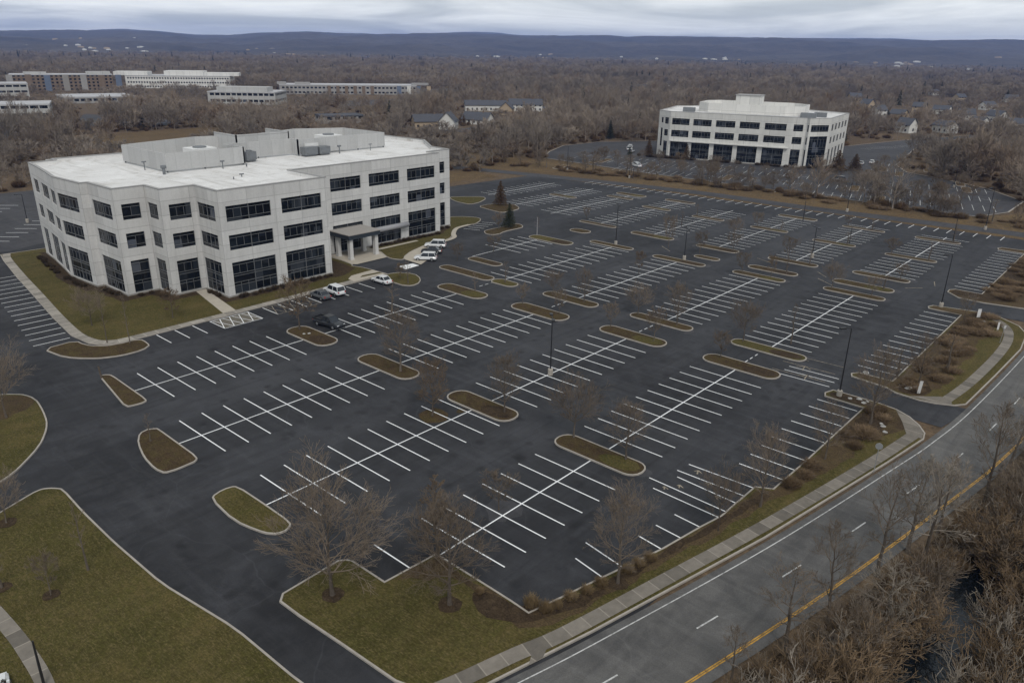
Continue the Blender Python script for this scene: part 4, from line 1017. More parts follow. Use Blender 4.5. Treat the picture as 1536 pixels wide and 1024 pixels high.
for q in [('small',98.6,45.2,4.4,3.2,''),('round',107.5,45.9,7.0,5.6,''),('small',97.7,56.1,5.7,3.3,'sparse'),('small',98.7,64.9,4.2,2.9,''),('oval',107.0,57.4,7.6,4.2,'tall'),('round',106.7,64.8,5.6,5.6,''),
 ('small',97.4,74.7,4.8,2.5,'thin'),('small',96.9,82.5,4.0,2.4,''),('oval2',105.6,75.5,6.8,3.4,'tall'),('round',105.7,82.7,4.8,4.2,''),('slim',105.2,94.1,4.3,1.8,'slender'),('slim',97.0,94.3,3.6,1.6,'slender'),
 ('small',164.6,118.2,3.4,2.2,''),('small',152.8,78.1,5.3,3.2,''),('slim',190.6,99.4,3.3,2.0,''),('slim',175.4,95.6,3.9,1.8,'slim'),
 ('round',172.6,79.6,5.2,4.6,''),('small',189.0,81.0,4.0,3.4,''),('small',160.2,73.6,4.4,3.4,''),('small',161.2,61.1,5.6,3.6,'spreading'),('slim',188.6,74.5,2.6,2.2,'stunted'),('small',207.8,64.2,3,2.4,''),('slim',185.5,56.8,3.3,2.2,''),
 ('small',144.6,63.9,4.6,3.2,''),('small_russet',145.2,58.0,4.9,2.0,'russet'),('slim',150.6,57.0,3.8,1.8,''),('slim',161.6,56.5,3.6,1.8,'slender'),('round',146.4,46.2,5.4,4.8,''),('small',146.9,39.0,4.0,3.1,'thin'),
 ('small',162.6,38.4,3.6,3.2,''),('slim',153.0,38.7,3.6,1.8,''),('small',184.0,46.4,3.9,3.8,''),('slim',183.3,38.4,4.2,2.2,'slender'),('slim',207.2,57.8,2.8,2.2,'stunted'),('slim',207.2,38.9,5.0,2.0,'')]:
    lot_tree(*q)
# trees between the road and the creek
for i, q in enumerate([('stem2',53.2,12.6,9.6,4.4,'thin many-limbed tree beyond the yellow road line, left of the twin-stemmed one'),('stem2',62.0,11.6,10.6,5.0,'twin-stemmed bare tree rising over the yellow line at the middle of the road edge'),
 ('stem',65.5,9.0,12.4,5.6,'pale-barked leaning tree above the creek thicket'),('stem2',80.6,7.2,12.2,5.6,'tall dark tree in the thicket at the right frame edge, above the yellow line'),('stem2',42.5,15.6,5.0,2.6,'short scrubby tree at the lower end of the yellow line'),
 ('stem2',104.0,5.4,7.6,4.4,'bare tree at the far right road edge beyond the last yellow dash'),('stem',90.5,6.8,9.4,4.6,'slender pale tree between the two dark ones along the right road edge'),
 ('stem',55.6,9.0,6.0,6.0,'low crooked tree with white fallen limbs at the creek bank'),('stem2',72.8,9.4,8.4,4.2,'forked bare tree right of the pale leaning one'),('stem2',48.2,13.9,7.5,5.0,'bare tree over the yellow line, just right of the short scrubby one'),('stem2',67.6,10.6,9.5,5.4,'many-limbed bare tree between the twin-stemmed and forked ones by the road'),('stem2',96.5,5.8,9.0,5.2,'dark bare tree at the road edge, before the last yellow dash'),('round',76.5,3.4,8.0,8.0,'wide brown bare tree right of the open creek water'),('wide',84.5,2.5,8.5,9.0,'tangled bare crown at the right frame edge above the creek'),('round',50.5,9.8,5.2,6.4,'low wide brown tree between road and creek near the bottom edge'),('wide',97,3.6,8.0,8.0,'bare crown high at the right frame edge, beyond the road bend')]):
    plant(*q, group='bare trees between road and creek', z=-.05, lean=(.06*((i % 3)-1), .18 if i == 2 else .04))

# conifers
def conifer_mesh(seed, H, W, m_):
    rr = random.Random(seed); V = []; F = []
    nw = int(H*3.2)
    for k in range(nw):
        t = (k+.5)/nw; z_ = H*(.06+.93*t); L0 = W/2*(1-t)**.8*(.92+.1*math.sin(k*1.7))+.12; nb = 9 if t < .75 else 6
        for b in range(nb):
            a = b*6.283/nb+k*.9+rr.uniform(-.25,.25); L = L0*rr.uniform(.72,1.15); ns = max(3, int(L/.16))
            for s in range(ns):
                f = (s+.6)/ns; r = L*f; zz = z_-.30*r*f+.12*r; sp = .20+.34*(1-f)*L*.5
                for _ in range(3):
                    th = a+rr.uniform(-.5,.5)*sp/max(.3, r)*1.4; c = Vector((r*math.cos(th), r*math.sin(th), zz+rr.uniform(-.12,.1)))
                    d = Vector((math.cos(th+rr.uniform(-.9,.9)), math.sin(th+rr.uniform(-.9,.9)), rr.uniform(-.7,.25))).normalized()*rr.uniform(.16,.30)
                    n_ = Vector((rr.uniform(-1,1),rr.uniform(-1,1),rr.uniform(-1,1))).cross(d).normalized()*rr.uniform(.045,.085)
                    o = len(V); V += [c-d*.5, c+n_, c+d*.6, c-n_]; F.append((o,o+1,o+2,o+3))
    me = raw('crown', (V, F), m_)
    c = MB(); c.tube([(0,0,0),(0,0,H*.5),(0,0,H*.97)], [H*.022,H*.014,.02], 7)
    tm = bpy.data.meshes.new('trunk'); tm.from_pydata(c.v, [], c.f); tm.materials.append(M['bark'])
    return (tm, me, H, W)
TREES['fir'] = conifer_mesh(5, 7, 4.6, M['needle']); TREES['fir2'] = conifer_mesh(8, 9, 5, M['needle']); TREES['beech'] = conifer_mesh(9, 7, 5, M['needle_brown'])
plant('fir',142.1,126.0,6.2,4.4,'dark fir tree on the drive island by the end of the office','evergreen trees', name='fir_tree')
plant('beech',162.4,147.6,7.0,4.8,'russet-brown conical tree on the mulch island behind the dark fir','evergreen trees', name='brown_tree')
for (u, w_, h, ww, k_, lb) in ((9,-3,6.5,5,'beech','dark brown conical shrub tree before the left front of the far office'),(-9,2,7,5.5,'beech','brown conical tree at the left end of the far office'),(68,-1,8,9,'beech','big rounded dark shrub at the right end of the far office'),(74,4,6.5,7,'beech','second rounded dark shrub right of the far office'),(-16,-3,4,3,'fir','small dark fir left of the far office drive')):
    x, y = fl(u, w_); plant(k_, x, y, h, ww, lb, 'evergreens round the far office', name='conifer')

# ------------------------------------------------------------------ shrubs
def shrub_mesh(seed, r, h, m_, n=260, lw=.03, ln=.45):
    rr = random.Random(seed); V = []; F = []
    for k in range(n):
        a = rr.uniform(0,6.283); q = rr.random()**.5; x, y = r*q*math.cos(a)*.55, r*q*math.sin(a)*.55
        p = Vector((x,y,0)); d = Vector((math.cos(a)*q*.9+rr.uniform(-.35,.35), math.sin(a)*q*.9+rr.uniform(-.35,.35), 1)).normalized(); L = h*rr.uniform(.6,1.1)*(1.05-.35*q)
        mid = p+d*L*.55+Vector((rr.uniform(-1,1),rr.uniform(-1,1),0))*.08*h; tip = mid+(d+Vector((rr.uniform(-.7,.7),rr.uniform(-.7,.7),rr.uniform(-.3,.3)))).normalized()*L*.5
        s = Vector((-d.y,d.x,.2)).normalized()*lw
        o = len(V); V += [p-s, p+s, mid+s*.8, mid-s*.8, tip+s*.3]; F += [(o,o+1,o+2,o+3),(o+3,o+2,o+4)]
        for _ in range(2):
            t0 = p.lerp(mid, rr.uniform(.4,1)); t1 = t0+Vector((rr.uniform(-1,1),rr.uniform(-1,1),rr.uniform(-.1,.9))).normalized()*ln*h*rr.uniform(.5,1); s2 = Vector((rr.uniform(-1,1),rr.uniform(-1,1),rr.uniform(-1,1))).normalized()*lw*.6
            o = len(V); V += [t0-s2, t0+s2, t1]; F.append((o,o+1,o+2))
    return raw('shrub', (V, F), m_)
SH = [shrub_mesh(k, 1, 1, M['shrub'], 300, .035) for k in range(3)]; OG = [shrub_mesh(9+k, 1, 1, M['ornamental'], 340, .02, .25) for k in range(2)]; BR = [shrub_mesh(20+k, 1, 1, M['brush'], 240, .018, .6) for k in range(2)]
def shrub(meshes, x, y, r, h, label, group, cat='shrub', name='shrub', z=.13):
    o = bpy.data.objects.new(name, meshes[int(x*13+y*7) % len(meshes)]); COL.objects.link(o)
    o.location = (x,y,z); o.scale = (r,r,h); o.rotation_euler = (0,0,(x*3.7+y) % 6.28); return tag(o, label, cat, group)
rr = random.Random(12)
wallruns = [((50.2,176),(48.2,160)),((48.1,156),(48.4,147)),((50.2,143),(50.4,137)),((52.5,134.6),(55.6,134.6)),((56.2,133.6),(56.2,130.8)),((62.4,128.6),(62.4,124)),((64,121.4),(85,121.3)),((104.5,133.6),(124.5,133.2)),((126.5,136.6),(131,136.6))]
for a_, b_ in wallruns:
    a_, b_ = Vector(a_), Vector(b_); n = max(2, int((b_-a_).length/1.35))
    for k in range(n):
        p = a_.lerp(b_, (k+.5)/n); shrub(SH, p.x+rr.uniform(-.3,.3), p.y+rr.uniform(-.3,.3), rr.uniform(.6,1.0), rr.uniform(.6,1.1), 'low dark winter shrub in the mulch bed along the big office wall', 'shrubs along the big office wall')
for k, (x, y, r_, h) in enumerate(((38.6,31.2,.9,1.4),(38.9,30.0,.8,1.2),(41.5,29.4,.8,.8),(43,28.9,.75,.8),(44.6,28.6,.8,.9),(47.6,27.9,.8,.9),(49,27.7,.8,.8),(50.4,27.4,.8,.7),(39.9,29.6,.6,.9),(36.9,35.4,.5,.7))):
    shrub(OG, x, y, r_, h, 'clump of dry tan grass along the kerb at the lower tip of the lot', 'dry grass clumps along the lower kerb', 'grass clump', 'grass_clump')
bedz = [((84,20.6),(96.8,23)),((105,19.6),(109,23)),((112,18),(132,22.8)),((134,17.6),(149,23)),((160,18.5),(178,23.3)),((180,18),(203,23)),((69,22.6),(80,23.3))]
for a_, b_ in bedz:
    for k in range(int((b_[0]-a_[0])*(b_[1]-a_[1])/5.5)+2):
        shrub(BR, rr.uniform(a_[0],b_[0]), rr.uniform(a_[1],b_[1]), rr.uniform(1.1,2.3), rr.uniform(.5,1.25), 'brown leafless shrub in the planted bed between the lot and the road', 'leafless shrubs in the roadside beds')
for k in range(60):
    u = rr.uniform(-14,66); p = fl(u, -1.6+rr.uniform(-.6,.4)+(max(0,u-55)*.9)); shrub(SH, *p, rr.uniform(1,1.5), rr.uniform(1,1.6), 'dark shrub in the bed along the far office front', 'shrubs along the far office front')
for k in range(95):
    y = rr.uniform(30,200); x = 243+rr.uniform(-5,4)-max(0,y-130)*.2; shrub(BR, x, y, rr.uniform(1.4,3.4), rr.uniform(.8,2.2), 'scrubby bush in the tan strip between the two lots', 'bushes in the strip between the lots', z=0)
# ------------------------------------------------------------------ vehicles
def loft(st, m=8):
    """st: (x, half width, z bottom, z shoulder, z top): closed body skin along x"""
    mb = MB(); vs = []
    for x, hw, zb, zs, zt in st:
        vs += [(x,-hw*.86,zb),(x,-hw,zb+.12),(x,-hw,zs),(x,-hw*.80,zt),(x,hw*.80,zt),(x,hw,zs),(x,hw,zb+.12),(x,hw*.86,zb)]
    fs = []; n = len(st)
    for i in range(n-1):
        for k in range(8): k2 = (k+1) % 8; fs.append((i*8+k, (i+1)*8+k, (i+1)*8+k2, i*8+k2))
    fs += [tuple(range(8)), tuple((n-1)*8+k for k in range(8))[::-1]]
    mb.add(vs, fs); return mb
def car(kind, paint, x, y, ang, label, z=.03, group=None):
    nm = {'sedan':'parked_car','suv':'parked_car','pickup':'pickup_truck'}[kind]
    t = thing(nm, label, {'sedan':'car','suv':'car','pickup':'pickup truck'}[kind], (x,y,z), ang, group)
    L = {'sedan':2.3,'suv':2.4,'pickup':2.85}[kind]; W = {'sedan':.9,'suv':.98,'pickup':1.0}[kind]
    hb = {'sedan':(.62,.92),'suv':(.75,1.08),'pickup':(.82,1.12)}[kind]; g0 = .26 if kind == 'sedan' else .36
    st = [(-L,W*.80,g0+.1,hb[0]*.9,hb[0]),(-L+.12,W*.93,g0,hb[0],hb[1]*.96),(-L+.7,W,g0,hb[0]+.06,hb[1]),(-.2,W,g0,hb[0]+.06,hb[1]),(L*.42,W,g0,hb[0]+.04,hb[1]),(L-.6,W*.98,g0,hb[0],hb[1]*.90),(L-.12,W*.90,g0,hb[0]*.92,hb[1]*.80),(L,W*.76,g0+.1,hb[0]*.8,hb[1]*.68)]
    b = obj('body', loft(st), M[paint], t, smooth=False)
    zt = {'sedan':1.44,'suv':1.80,'pickup':1.86}[kind]; z0 = hb[1]-.03
    cab = {'sedan':[(-L+.62,.0),(-1.05,1),(.35,1),(1.12,0)],'suv':[(-L+.10,0),(-L+.42,1),(.45,1),(1.18,0)],'pickup':[(-.72,0),(-.55,1),(.72,1),(1.42,0)]}[kind]
    gm = MB(); vs = []
    for cx, up in cab:
        zz = zt if up else z0; hw = W*(.72 if up else .88); vs += [(cx,-hw,zz),(cx,hw,zz)]
    gm.add(vs, [(0,2,3,1),(4,6,7,5),(0,6,4,2),(1,3,5,7),(0,1,7,6)]); obj('window', gm, M['car_glass'], t)
    rf = MB(); x0, x1 = cab[1][0]-.06, cab[2][0]+.06; hw = W*.74
    rf.add([(x0,-hw,zt-.03),(x1,-hw,zt-.03),(x1,hw,zt-.03),(x0,hw,zt-.03),(x0+.08,-hw+.08,zt+.05),(x1-.08,-hw+.08,zt+.05),(x1-.08,hw-.08,zt+.05),(x0+.08,hw-.08,zt+.05)], [(0,3,2,1),(4,5,6,7),(0,1,5,4),(1,2,6,5),(2,3,7,6),(3,0,4,7)])
    for s in (-1, 1):                              # pillars
        mid = (cab[1][0]+cab[2][0])/2
        for xb, xt in ((cab[0][0],cab[1][0]),(mid,mid),(cab[3][0],cab[2][0])): rf.tube([(xb,s*W*.885,z0),(xt,s*W*.735,zt)], [.05,.05], 5)
    obj('roof', rf, M[paint], t)
    if kind == 'pickup':
        bd = MB(); bd.box(-L+.18,-.82,-W*.78,W*.78,hb[1]-.02,hb[1]+.03); obj('truck_bed', bd, M['rubber'], t)
        r_ = MB(); r_.box(-L+.05,-.75,-W,-W*.84,hb[1],hb[1]+.22); r_.box(-L+.05,-.75,W*.84,W,hb[1],hb[1]+.22); r_.box(-L+.02,-L+.12,-W*.84,W*.84,hb[1]-.1,hb[1]+.22); obj('bed_rail', r_, M[paint], t)
    rw = .33 if kind == 'sedan' else .39
    for sx_ in (-1, 1):
        for s in (-1, 1):
            cx, cy = sx_*L*.62, s*(W-.10)
            w_ = MB(); w_.tube([(cx,cy-.12,rw),(cx,cy+.12,rw)], [rw,rw], 14); wo = obj('wheel', w_, M['rubber'], t)
            r_ = MB(); r_.tube([(cx,cy+s*.115,rw),(cx,cy+s*.13,rw)], [rw*.62,rw*.55], 10); obj('rim', r_, M['chrome'], wo)
    for s in (-1, 1):
        q = MB(); q.box(L-.20,L-.05,s*W*.62-.2,s*W*.62+.16,hb[0]*.86,hb[0]+.06); obj('headlight', q, M['lamp_glass'], t)
        q = MB(); q.box(-L-.01,-L+.10,s*W*.70-.13,s*W*.70+.10,hb[0]*.92,hb[0]+.2); obj('taillight', q, M['tail'], t)
        q = MB(); q.box(.75,.95,s*(W+.02)-.09,s*(W+.02)+.09,hb[1]-.02,hb[1]+.14); obj('wing_mirror', q, M[paint], t)
    return t
car('pickup','car_black',66.9,97.9,R(-82),'black pickup truck parked alone beside the near grass island')
car('suv','car_white',77.9,111.6,R(88),'white minivan by the office pavement, right of the dark grey car')
car('sedan','car_grey',74.7,111.4,R(90),'dark grey car by the office pavement, left of the white minivan')
car('sedan','car_white',88.4,110.9,R(92),'white sedan at the end of the office bays beside the grass island')
car('suv','car_white',105.5,117.3,R(128),'white car nearest the crosswalk in the visitor pocket before the office')
car('sedan','car_black',110.6,120.9,R(128),'black car between two white ones in the visitor pocket')
car('suv','car_white',114.6,124.0,R(128),'white car at the far end of the visitor pocket, behind the black one')
car('suv','car_black',283.5,93.8,R(120),'dark car alone in the far lot before the pale office')
car('suv','car_white',303.0,195.5,R(20),'white van at the left side of the far office, in front of two others')
car('suv','car_white',309.0,199.0,R(25),'white van just behind another at the left side of the far office')
car('sedan','car_silver',296.5,190.2,R(15),'silver car below the white vans by the far office')
car('sedan','car_white',259.5,163.5,R(70),'white car amid the empty left half of the far lot')
car('sedan','car_silver',262.5,165.8,R(70),'silver car right beside a white one in the far lot')
car('sedan','car_silver',336.0,103.0,R(10),'silver car at the right-hand drive of the far office')
car('sedan','car_white',343.0,101.0,R(10),'white car at the right-hand drive of the far office, behind a silver one')
car('suv','car_white',6.25,51.55,R(72),'white vehicle cut off by the lower left corner of the frame')
rr = random.Random(3)
for k, (px, py) in enumerate(((352,172),(1000,0))[:0]): pass

# ------------------------------------------------------------------ lamp posts, signs
def lamp_post(x, y, h, label, arms=((1,0),), base=True, z=.03, m='steel_dark', group='lamp posts of the parking lots'):
    t = thing('lamp_post', label, 'lamp post', (x,y,z), world=True, group=group)
    if base:
        c = MB(); c.lathe((x,y), [(.36,z),(.36,z+.85),(.31,z+.92)], 14); obj('base', c, M['concrete'], t)
    c = MB(); c.tube([(x,y,z+(.85 if base else 0)),(x,y,z+h*.5),(x,y,z+h)], [.10,.085,.06], 8); obj('pole', c, M[m], t)
    for ax, ay in arms:
        c = MB(); c.tube([(x,y,z+h-.1),(x+ax*.9,y+ay*.9,z+h+.02)], [.045,.045], 6); a_ = obj('arm', c, M[m], t)
        c = MB(); c.obox((x+ax*1.25,y+ay*1.25), (ax,ay), .42, .2, z+h-.1, z+h+.08); l = obj('luminaire', c, M[m], a_)
        c = MB(); c.obox((x+ax*1.25,y+ay*1.25), (ax,ay), .34, .15, z+h-.125, z+h-.1); obj('lens', c, M['lamp_glass'], l)
    return t
A2 = ((.7,.7),(-.7,-.7)); A1 = ((-.8,.6),)
lamp_post(76.4,59.7,8.5,'black lamp post on the spine of the second stall row, amid the lot',A2)
lamp_post(97.3,27.4,9.7,'black lamp post on the mulched nose beside the exit drive',A1)
lamp_post(149.0,27.6,9.8,'tall black lamp post on the bed nose beside the second exit drive',A1)
lamp_post(145.2,77.7,7.0,'black lamp post on the island before the rear aisle, third stall row',A2,z=.15)
lamp_post(146.2,96.3,9.4,'black lamp post behind the island of the fourth stall row, rear aisle',A2)
lamp_post(167.9,58.4,6.8,'black lamp post amid the second stall row past the rear aisle',A2)
lamp_post(228.0,71.5,8.2,'black lamp post on the grass strip along the access road, near its middle',A1)
lamp_post(230.2,36.6,10.9,'tall black lamp post at the right end of the access road',A1)
lamp_post(231.0,176.0,9.0,'black lamp post at the left end of the far lot, by the wood',A1)
lamp_post(233.0,149.6,8.2,'thin black lamp post in the far lot left part, beyond the lot corner',A1)
lamp_post(187.6,57.0,4.2,'short dark post on the last island but one, second stall row',(),False)
lamp_post(209.4,39.5,5.6,'thin dark post on the back-edge island, first stall row',(),False)
lamp_post(205.6,75.5,5.4,'thin dark post by the back-edge island, third stall row',(),False)
lamp_post(140.6,115.6,4.4,'rusty short post on the narrow grass island opposite the office end',(),False,m='awning')
lamp_post(9.2,51.0,4.0,'short black lamp post on the corner sidewalk at the lower left',(),False,z=.15)
lamp_post(47.6,204,7,'dark lamp post in the side lot left of the big office',A1); lamp_post(60,214,7,'second dark lamp post in the side lot, right of another',A1)
lamp_post(300,60,9,'dark lamp post in the right end of the far lot',A1); lamp_post(330,150,7,'dark lamp post close before the far office front',A1)
t = thing('bollard', 'short brown timber post at the tip of the narrow island near the curved drive', 'post', (33.5,102.6,.14), world=True)
c = MB(); c.tube([(33.5,102.6,.14),(33.4,102.7,1.9)], [.13,.12], 8); obj('post', c, M['bark'], t); c = MB(); c.tube([(33.4,102.7,1.9),(33.4,102.7,2.0)], [.14,.09], 8); obj('cap', c, M['steel_dark'], t)
def sign(x, y, h, wd, hh, ang, label, round_=False, face='sign', lean=0, z=.15, name='sign_post'):
    t = thing(name, label, 'sign', (x,y,z), ang); t.rotation_euler = (lean,0,ang)
    c = MB(); c.tube([(0,0,0),(0,0,h)], [.045,.04], 7); obj('post', c, M['steel'], t)
    c = MB()
    if round_: c.tube([(0,-.05,h-hh/2),(0,-.01,h-hh/2)], [wd/2,wd/2], 16)
    else: c.box(-wd/2,wd/2,-.06,-.045,h-hh,h)
    obj('panel', c, M[face], t); return t
face_cam = R(-49)
sign(79.8,17.5,3.6,.75,.75,R(-75),'grey pole with a round sign between the sidewalk and the road',True,'steel')
sign(105.3,19.8,2.0,.42,1.9,R(-55),'white leaning upright panel sign in the mulch past the exit drive',lean=.12)
sign(146.9,21.2,1.6,.6,1.5,R(-50),'pale upright panel sign in the bushes by the second exit drive')
sign(141.6,17.3,1.5,.32,1.3,R(-50),'small white panel sign on the grass near the sidewalk curve, left of a pole')
sign(135.4,15.8,3.0,.28,.5,R(-50),'thin white leaning pole on the grass near the sidewalk curve',lean=.10)
def rocks(pts, label, group):
    for x, y, r_ in pts:
        c = MB(); rr2 = random.Random(int(x*31+y*17)); vs = []
        for i in range(5):
            for k in range(9): a_ = k*.698; ph = -.2+i*.42; q = r_*rr2.uniform(.75,1.15); vs.append((x+q*math.cos(a_)*math.cos(ph)*1.2, y+q*math.sin(a_)*math.cos(ph)*1.2, .13+q*.6*math.sin(ph)))
        fs = [(i*9+k,i*9+(k+1)%9,(i+1)*9+(k+1)%9,(i+1)*9+k) for i in range(4) for k in range(9)]+[tuple(36+k for k in range(9))]
        c.add(vs, fs); tag(obj('rock', c, M['rock']), label, 'rock', group)
rocks(((97.4,26.0,.25),(98.0,25.0,.3),(97.3,24.2,.3),(98.1,24.0,.25)), 'pale flat rock on the mulch nose below the lamp post at the exit drive', 'rocks on the exit drive nose')
rocks(((90.6,19.6,.28),(92.0,20.2,.3),(92.6,20.6,.22)), 'pale rock lying in the bushy bed near the exit drive curve', 'rocks in the bushy bed')
rocks(((61.9,97.6,.2),(62.6,97.2,.22)), 'pale rock on the grass island beside the black pickup', 'rocks on the pickup island')
rocks(((106.3,21.2,.5),(107.2,20.6,.45)), 'long pale rock on the mulch mound past the exit drive', 'rocks on the mulch mound')
rocks(((144.9,20.1,.45),(108.0,27.4,.35)), 'pale rock half sunk among the beds along the drives', 'rocks by the drives')
for k, (x, y) in enumerate(((72.6,22.8),(81.5,21.5))):
    pass

# ------------------------------------------------------------------ far lot: stall rows, islands, trees
rr = random.Random(21); fm = MB()
def inpoly(p, poly):
    x, y = p; c = False; n = len(poly)
    for i in range(n):
        x1, y1 = poly[i]; x2, y2 = poly[i-1]
        if (y1 > y) != (y2 > y) and x < (x2-x1)*(y-y1)/(y2-y1)+x1: c = not c
    return c
FARI = [Vector(p) for p in FAR]
FIS = []
for w0 in (-9,-24,-42,-60,-78):
    u = -34.0
    while u < 118:
        p = fl(u, w0)
        if inpoly(p, FAR) and rr.random() < .86:
            if (int(u/2.85)+int(w0)) % 15 in (0,) and w0 < -10: FIS.append((u, w0))
            elif w0 == -9: line(fm, fl(u,w0-4.6), fl(u,w0), .16, .03) if u < 66 else None
            else: line(fm, fl(u,w0-5), fl(u,w0+5), .16, .03)
        u += 2.85
    if w0 < -10:
        for u in range(-30, 116, 6):
            if inpoly(fl(u,w0), FAR) and inpoly(fl(u+6,w0), FAR) and rr.random() < .7: line(fm, fl(u,w0), fl(u+6,w0), .16, .03)
for k in range(26):
    x, y = 395+k*2.6, 118-k*.9; line(fm, (x,y), (x+2,y+6), .16, .03)
for w0 in (14, 30):
    for k in range(22):
        p = fl(80+k*2.85, w0)
        if inpoly(p, FAR): line(fm, fl(80+k*2.85,w0-5), fl(80+k*2.85,w0+5), .16, .03)
obj('parking_lines', fm, M['paint_dull'], kind='structure')
FIS += [(82,-12),(84,14),(90,4),(100,22),(104,8),(-22,-30),(-28,-50),(70,-20),(110,-10)]
for u, w0 in FIS:
    pts = []
    for cx, s in ((5,0),(-5,180)): pts += [fl(u+1.5*math.sin(R(s+a_)) , w0+cx+1.5*math.cos(R(s+a_))) for a_ in (-80,-40,0,40,80)]
    kerbed('planting_island', pts, 'meadow', sm=0)
for i, (u, w0) in enumerate(FIS+[(rr.uniform(-32,112), rr.uniform(-84,-18)) for _ in range(96)]):
    p = fl(u+rr.uniform(-.4,.4), w0+rr.uniform(-3,3))
    if not inpoly(p, FAR): continue
    plant(rr.choice(['small','round','oval2','oval','small_russet']), *p, rr.uniform(3.5,7.0), rr.uniform(3.4,6.2), 'bare tree standing in the far parking lot before the second office', 'bare trees of the far lot', z=.02)
for i in range(62):
    y = rr.uniform(28,215); x = 243.5+rr.uniform(-7,6)-max(0,y-130)*.2
    plant(rr.choice(['small','oval','round','small','slim']), x, y, rr.uniform(3.5,7.5), rr.uniform(2.6,5.6), 'scrubby bare tree in the tan strip between the two parking lots', 'bare trees in the strip between the lots', z=-.03)

# ------------------------------------------------------------------ the wood
W_ = {}
def wood_variant(key, m, **kw):
    t, c = tree_mesh(**kw); o = len(t[0])
    W_[key] = raw(key, (t[0]+c[0], t[1]+[tuple(k+o for k in f) for f in c[1]]), M[m])
for k in range(4): wood_variant('wood_tree_%d' % k, 'wood', seed=101+k, H=12, W=(7.2,6.2,8.4,7)[k], clear=(.16,.22,.12,.2)[k], limbs=(16,16,14,18)[k], n2=6, n3=6, rise=(.8,.95,.7,.85)[k], maxlvl=3, twig=.028, leader=k % 2 == 0)
for k in range(3): wood_variant('dense_tree_%d' % k, 'wood', seed=131+k, H=12, W=(10,9,11)[k], clear=.08, limbs=16, n2=6, n3=6, rise=.6, maxlvl=3, twig=.065, leader=False)
src = bpy.data.collections.new('wood_variants')     # unlinked: only instanced
VAR = [W_['wood_tree_%d' % k] for k in range(4)]+[W_['dense_tree_%d' % k] for k in range(3)]+[TREES['fir2'][1], TREES['beech'][1], shrub_mesh(77, 1, 1, M['scrub'], 320, .03, .5), BR[0]]
for k, me in enumerate(VAR):
    o = bpy.data.objects.new('variant_%02d' % k, me); src.objects.link(o)
def scatter(name, pts, coll):
    """pts: (x, y, z, variant, scale, z-scale, turn)"""
    me = bpy.data.meshes.new(name); me.from_pydata([p[:3] for p in pts], [], [])
    for nm, ty, col_ in (('vi','INT',3),('sc','FLOAT',4),('sz','FLOAT',5),('rz','FLOAT',6)):
        at_ = me.attributes.new(nm, ty, 'POINT'); at_.data.foreach_set('value', [p[col_] for p in pts])
    o = bpy.data.objects.new(name, me); COL.objects.link(o)
    ng = bpy.data.node_groups.new(name, 'GeometryNodeTree'); ng.is_modifier = True
    ng.interface.new_socket('Geometry', in_out='INPUT', socket_type='NodeSocketGeometry'); ng.interface.new_socket('Geometry', in_out='OUTPUT', socket_type='NodeSocketGeometry')
    N = ng.nodes.new; i_ = N('NodeGroupInput'); o_ = N('NodeGroupOutput'); ip = N('GeometryNodeInstanceOnPoints'); ci = N('GeometryNodeCollectionInfo')
    ci.inputs['Collection'].default_value = coll; ci.inputs['Separate Children'].default_value = True; ci.inputs['Reset Children'].default_value = True
    def attr(nm, ty):
        a_ = N('GeometryNodeInputNamedAttribute'); a_.data_type = ty; a_.inputs['Name'].default_value = nm; return a_.outputs['Attribute']
    lk = ng.links.new
    lk(i_.outputs[0], ip.inputs['Points']); lk(ci.outputs[0], ip.inputs['Instance']); ip.inputs['Pick Instance'].default_value = True
    lk(attr('vi','INT'), ip.inputs['Instance Index'])
    cs = N('ShaderNodeCombineXYZ'); s_ = attr('sc','FLOAT'); lk(s_, cs.inputs[0]); lk(s_, cs.inputs[1]); lk(attr('sz','FLOAT'), cs.inputs[2]); lk(cs.outputs[0], ip.inputs['Scale'])
    cr = N('ShaderNodeCombineXYZ'); lk(attr('rz','FLOAT'), cr.inputs[2])
    lk(cr.outputs[0], ip.inputs['Rotation']); lk(ip.outputs[0], o_.inputs[0])
    md = o.modifiers.new('scatter', 'NODES'); md.node_group = ng
    o['kind'] = 'stuff'; return o
from mathutils import noise as mnoise
rr = random.Random(99)
HEAD = Vector((FW.x, FW.y)).normalized(); SIDE = Vector((HEAD.y, -HEAD.x))
paved = [[at(*q) for q in poly] for poly in ([(60,186),(130,171),(255,180),(262,188),(150,187),(70,200)],[(592,136),(690,132),(682,142),(600,143)],[(655,196),(700,192),(790,186),(800,190),(700,199)],[(800,160),(870,158),(880,170),(810,172)],[(0,196),(70,192),(80,197),(0,206)],[(500,152),(620,148),(600,155),(520,160)])]
fields = [[at(*q) for q in poly] for poly in ([(1430,128),(1540,124.5),(1640,126),(1640,134),(1500,132.5)],[(905,139),(985,147),(960,150),(890,144)],[(120,204),(330,190),(345,215),(250,226),(120,216)],[(530,160),(600,158),(590,166),(535,167)],[(700,232),(745,228),(740,240),(700,246)])]
for q in paved: patch('parking_lot', q, 'old_asphalt', .0)
for q in fields: patch('field', q, 'meadow', -.01)
BLK = [ccw(LOT), FAR, [(-40,-40),(-40,190),(10,190),(75,190),(150,190),(205,195),(226,205),(252,200),(250,150),(236,20),(330,20),(330,-40)], [(5,188),(50,184),(74,206),(94,240),(80,264),(25,264)], OFF, FP, [fl(-20,-10),fl(75,-10),fl(75,60),(fl(-20,60))], [(248,30),(264,30),(264,45),(248,45)]]+paved+fields
pts = []; near = []
def clear_of(p, m=0):
    return not any(inpoly(p, b) for b in BLK)
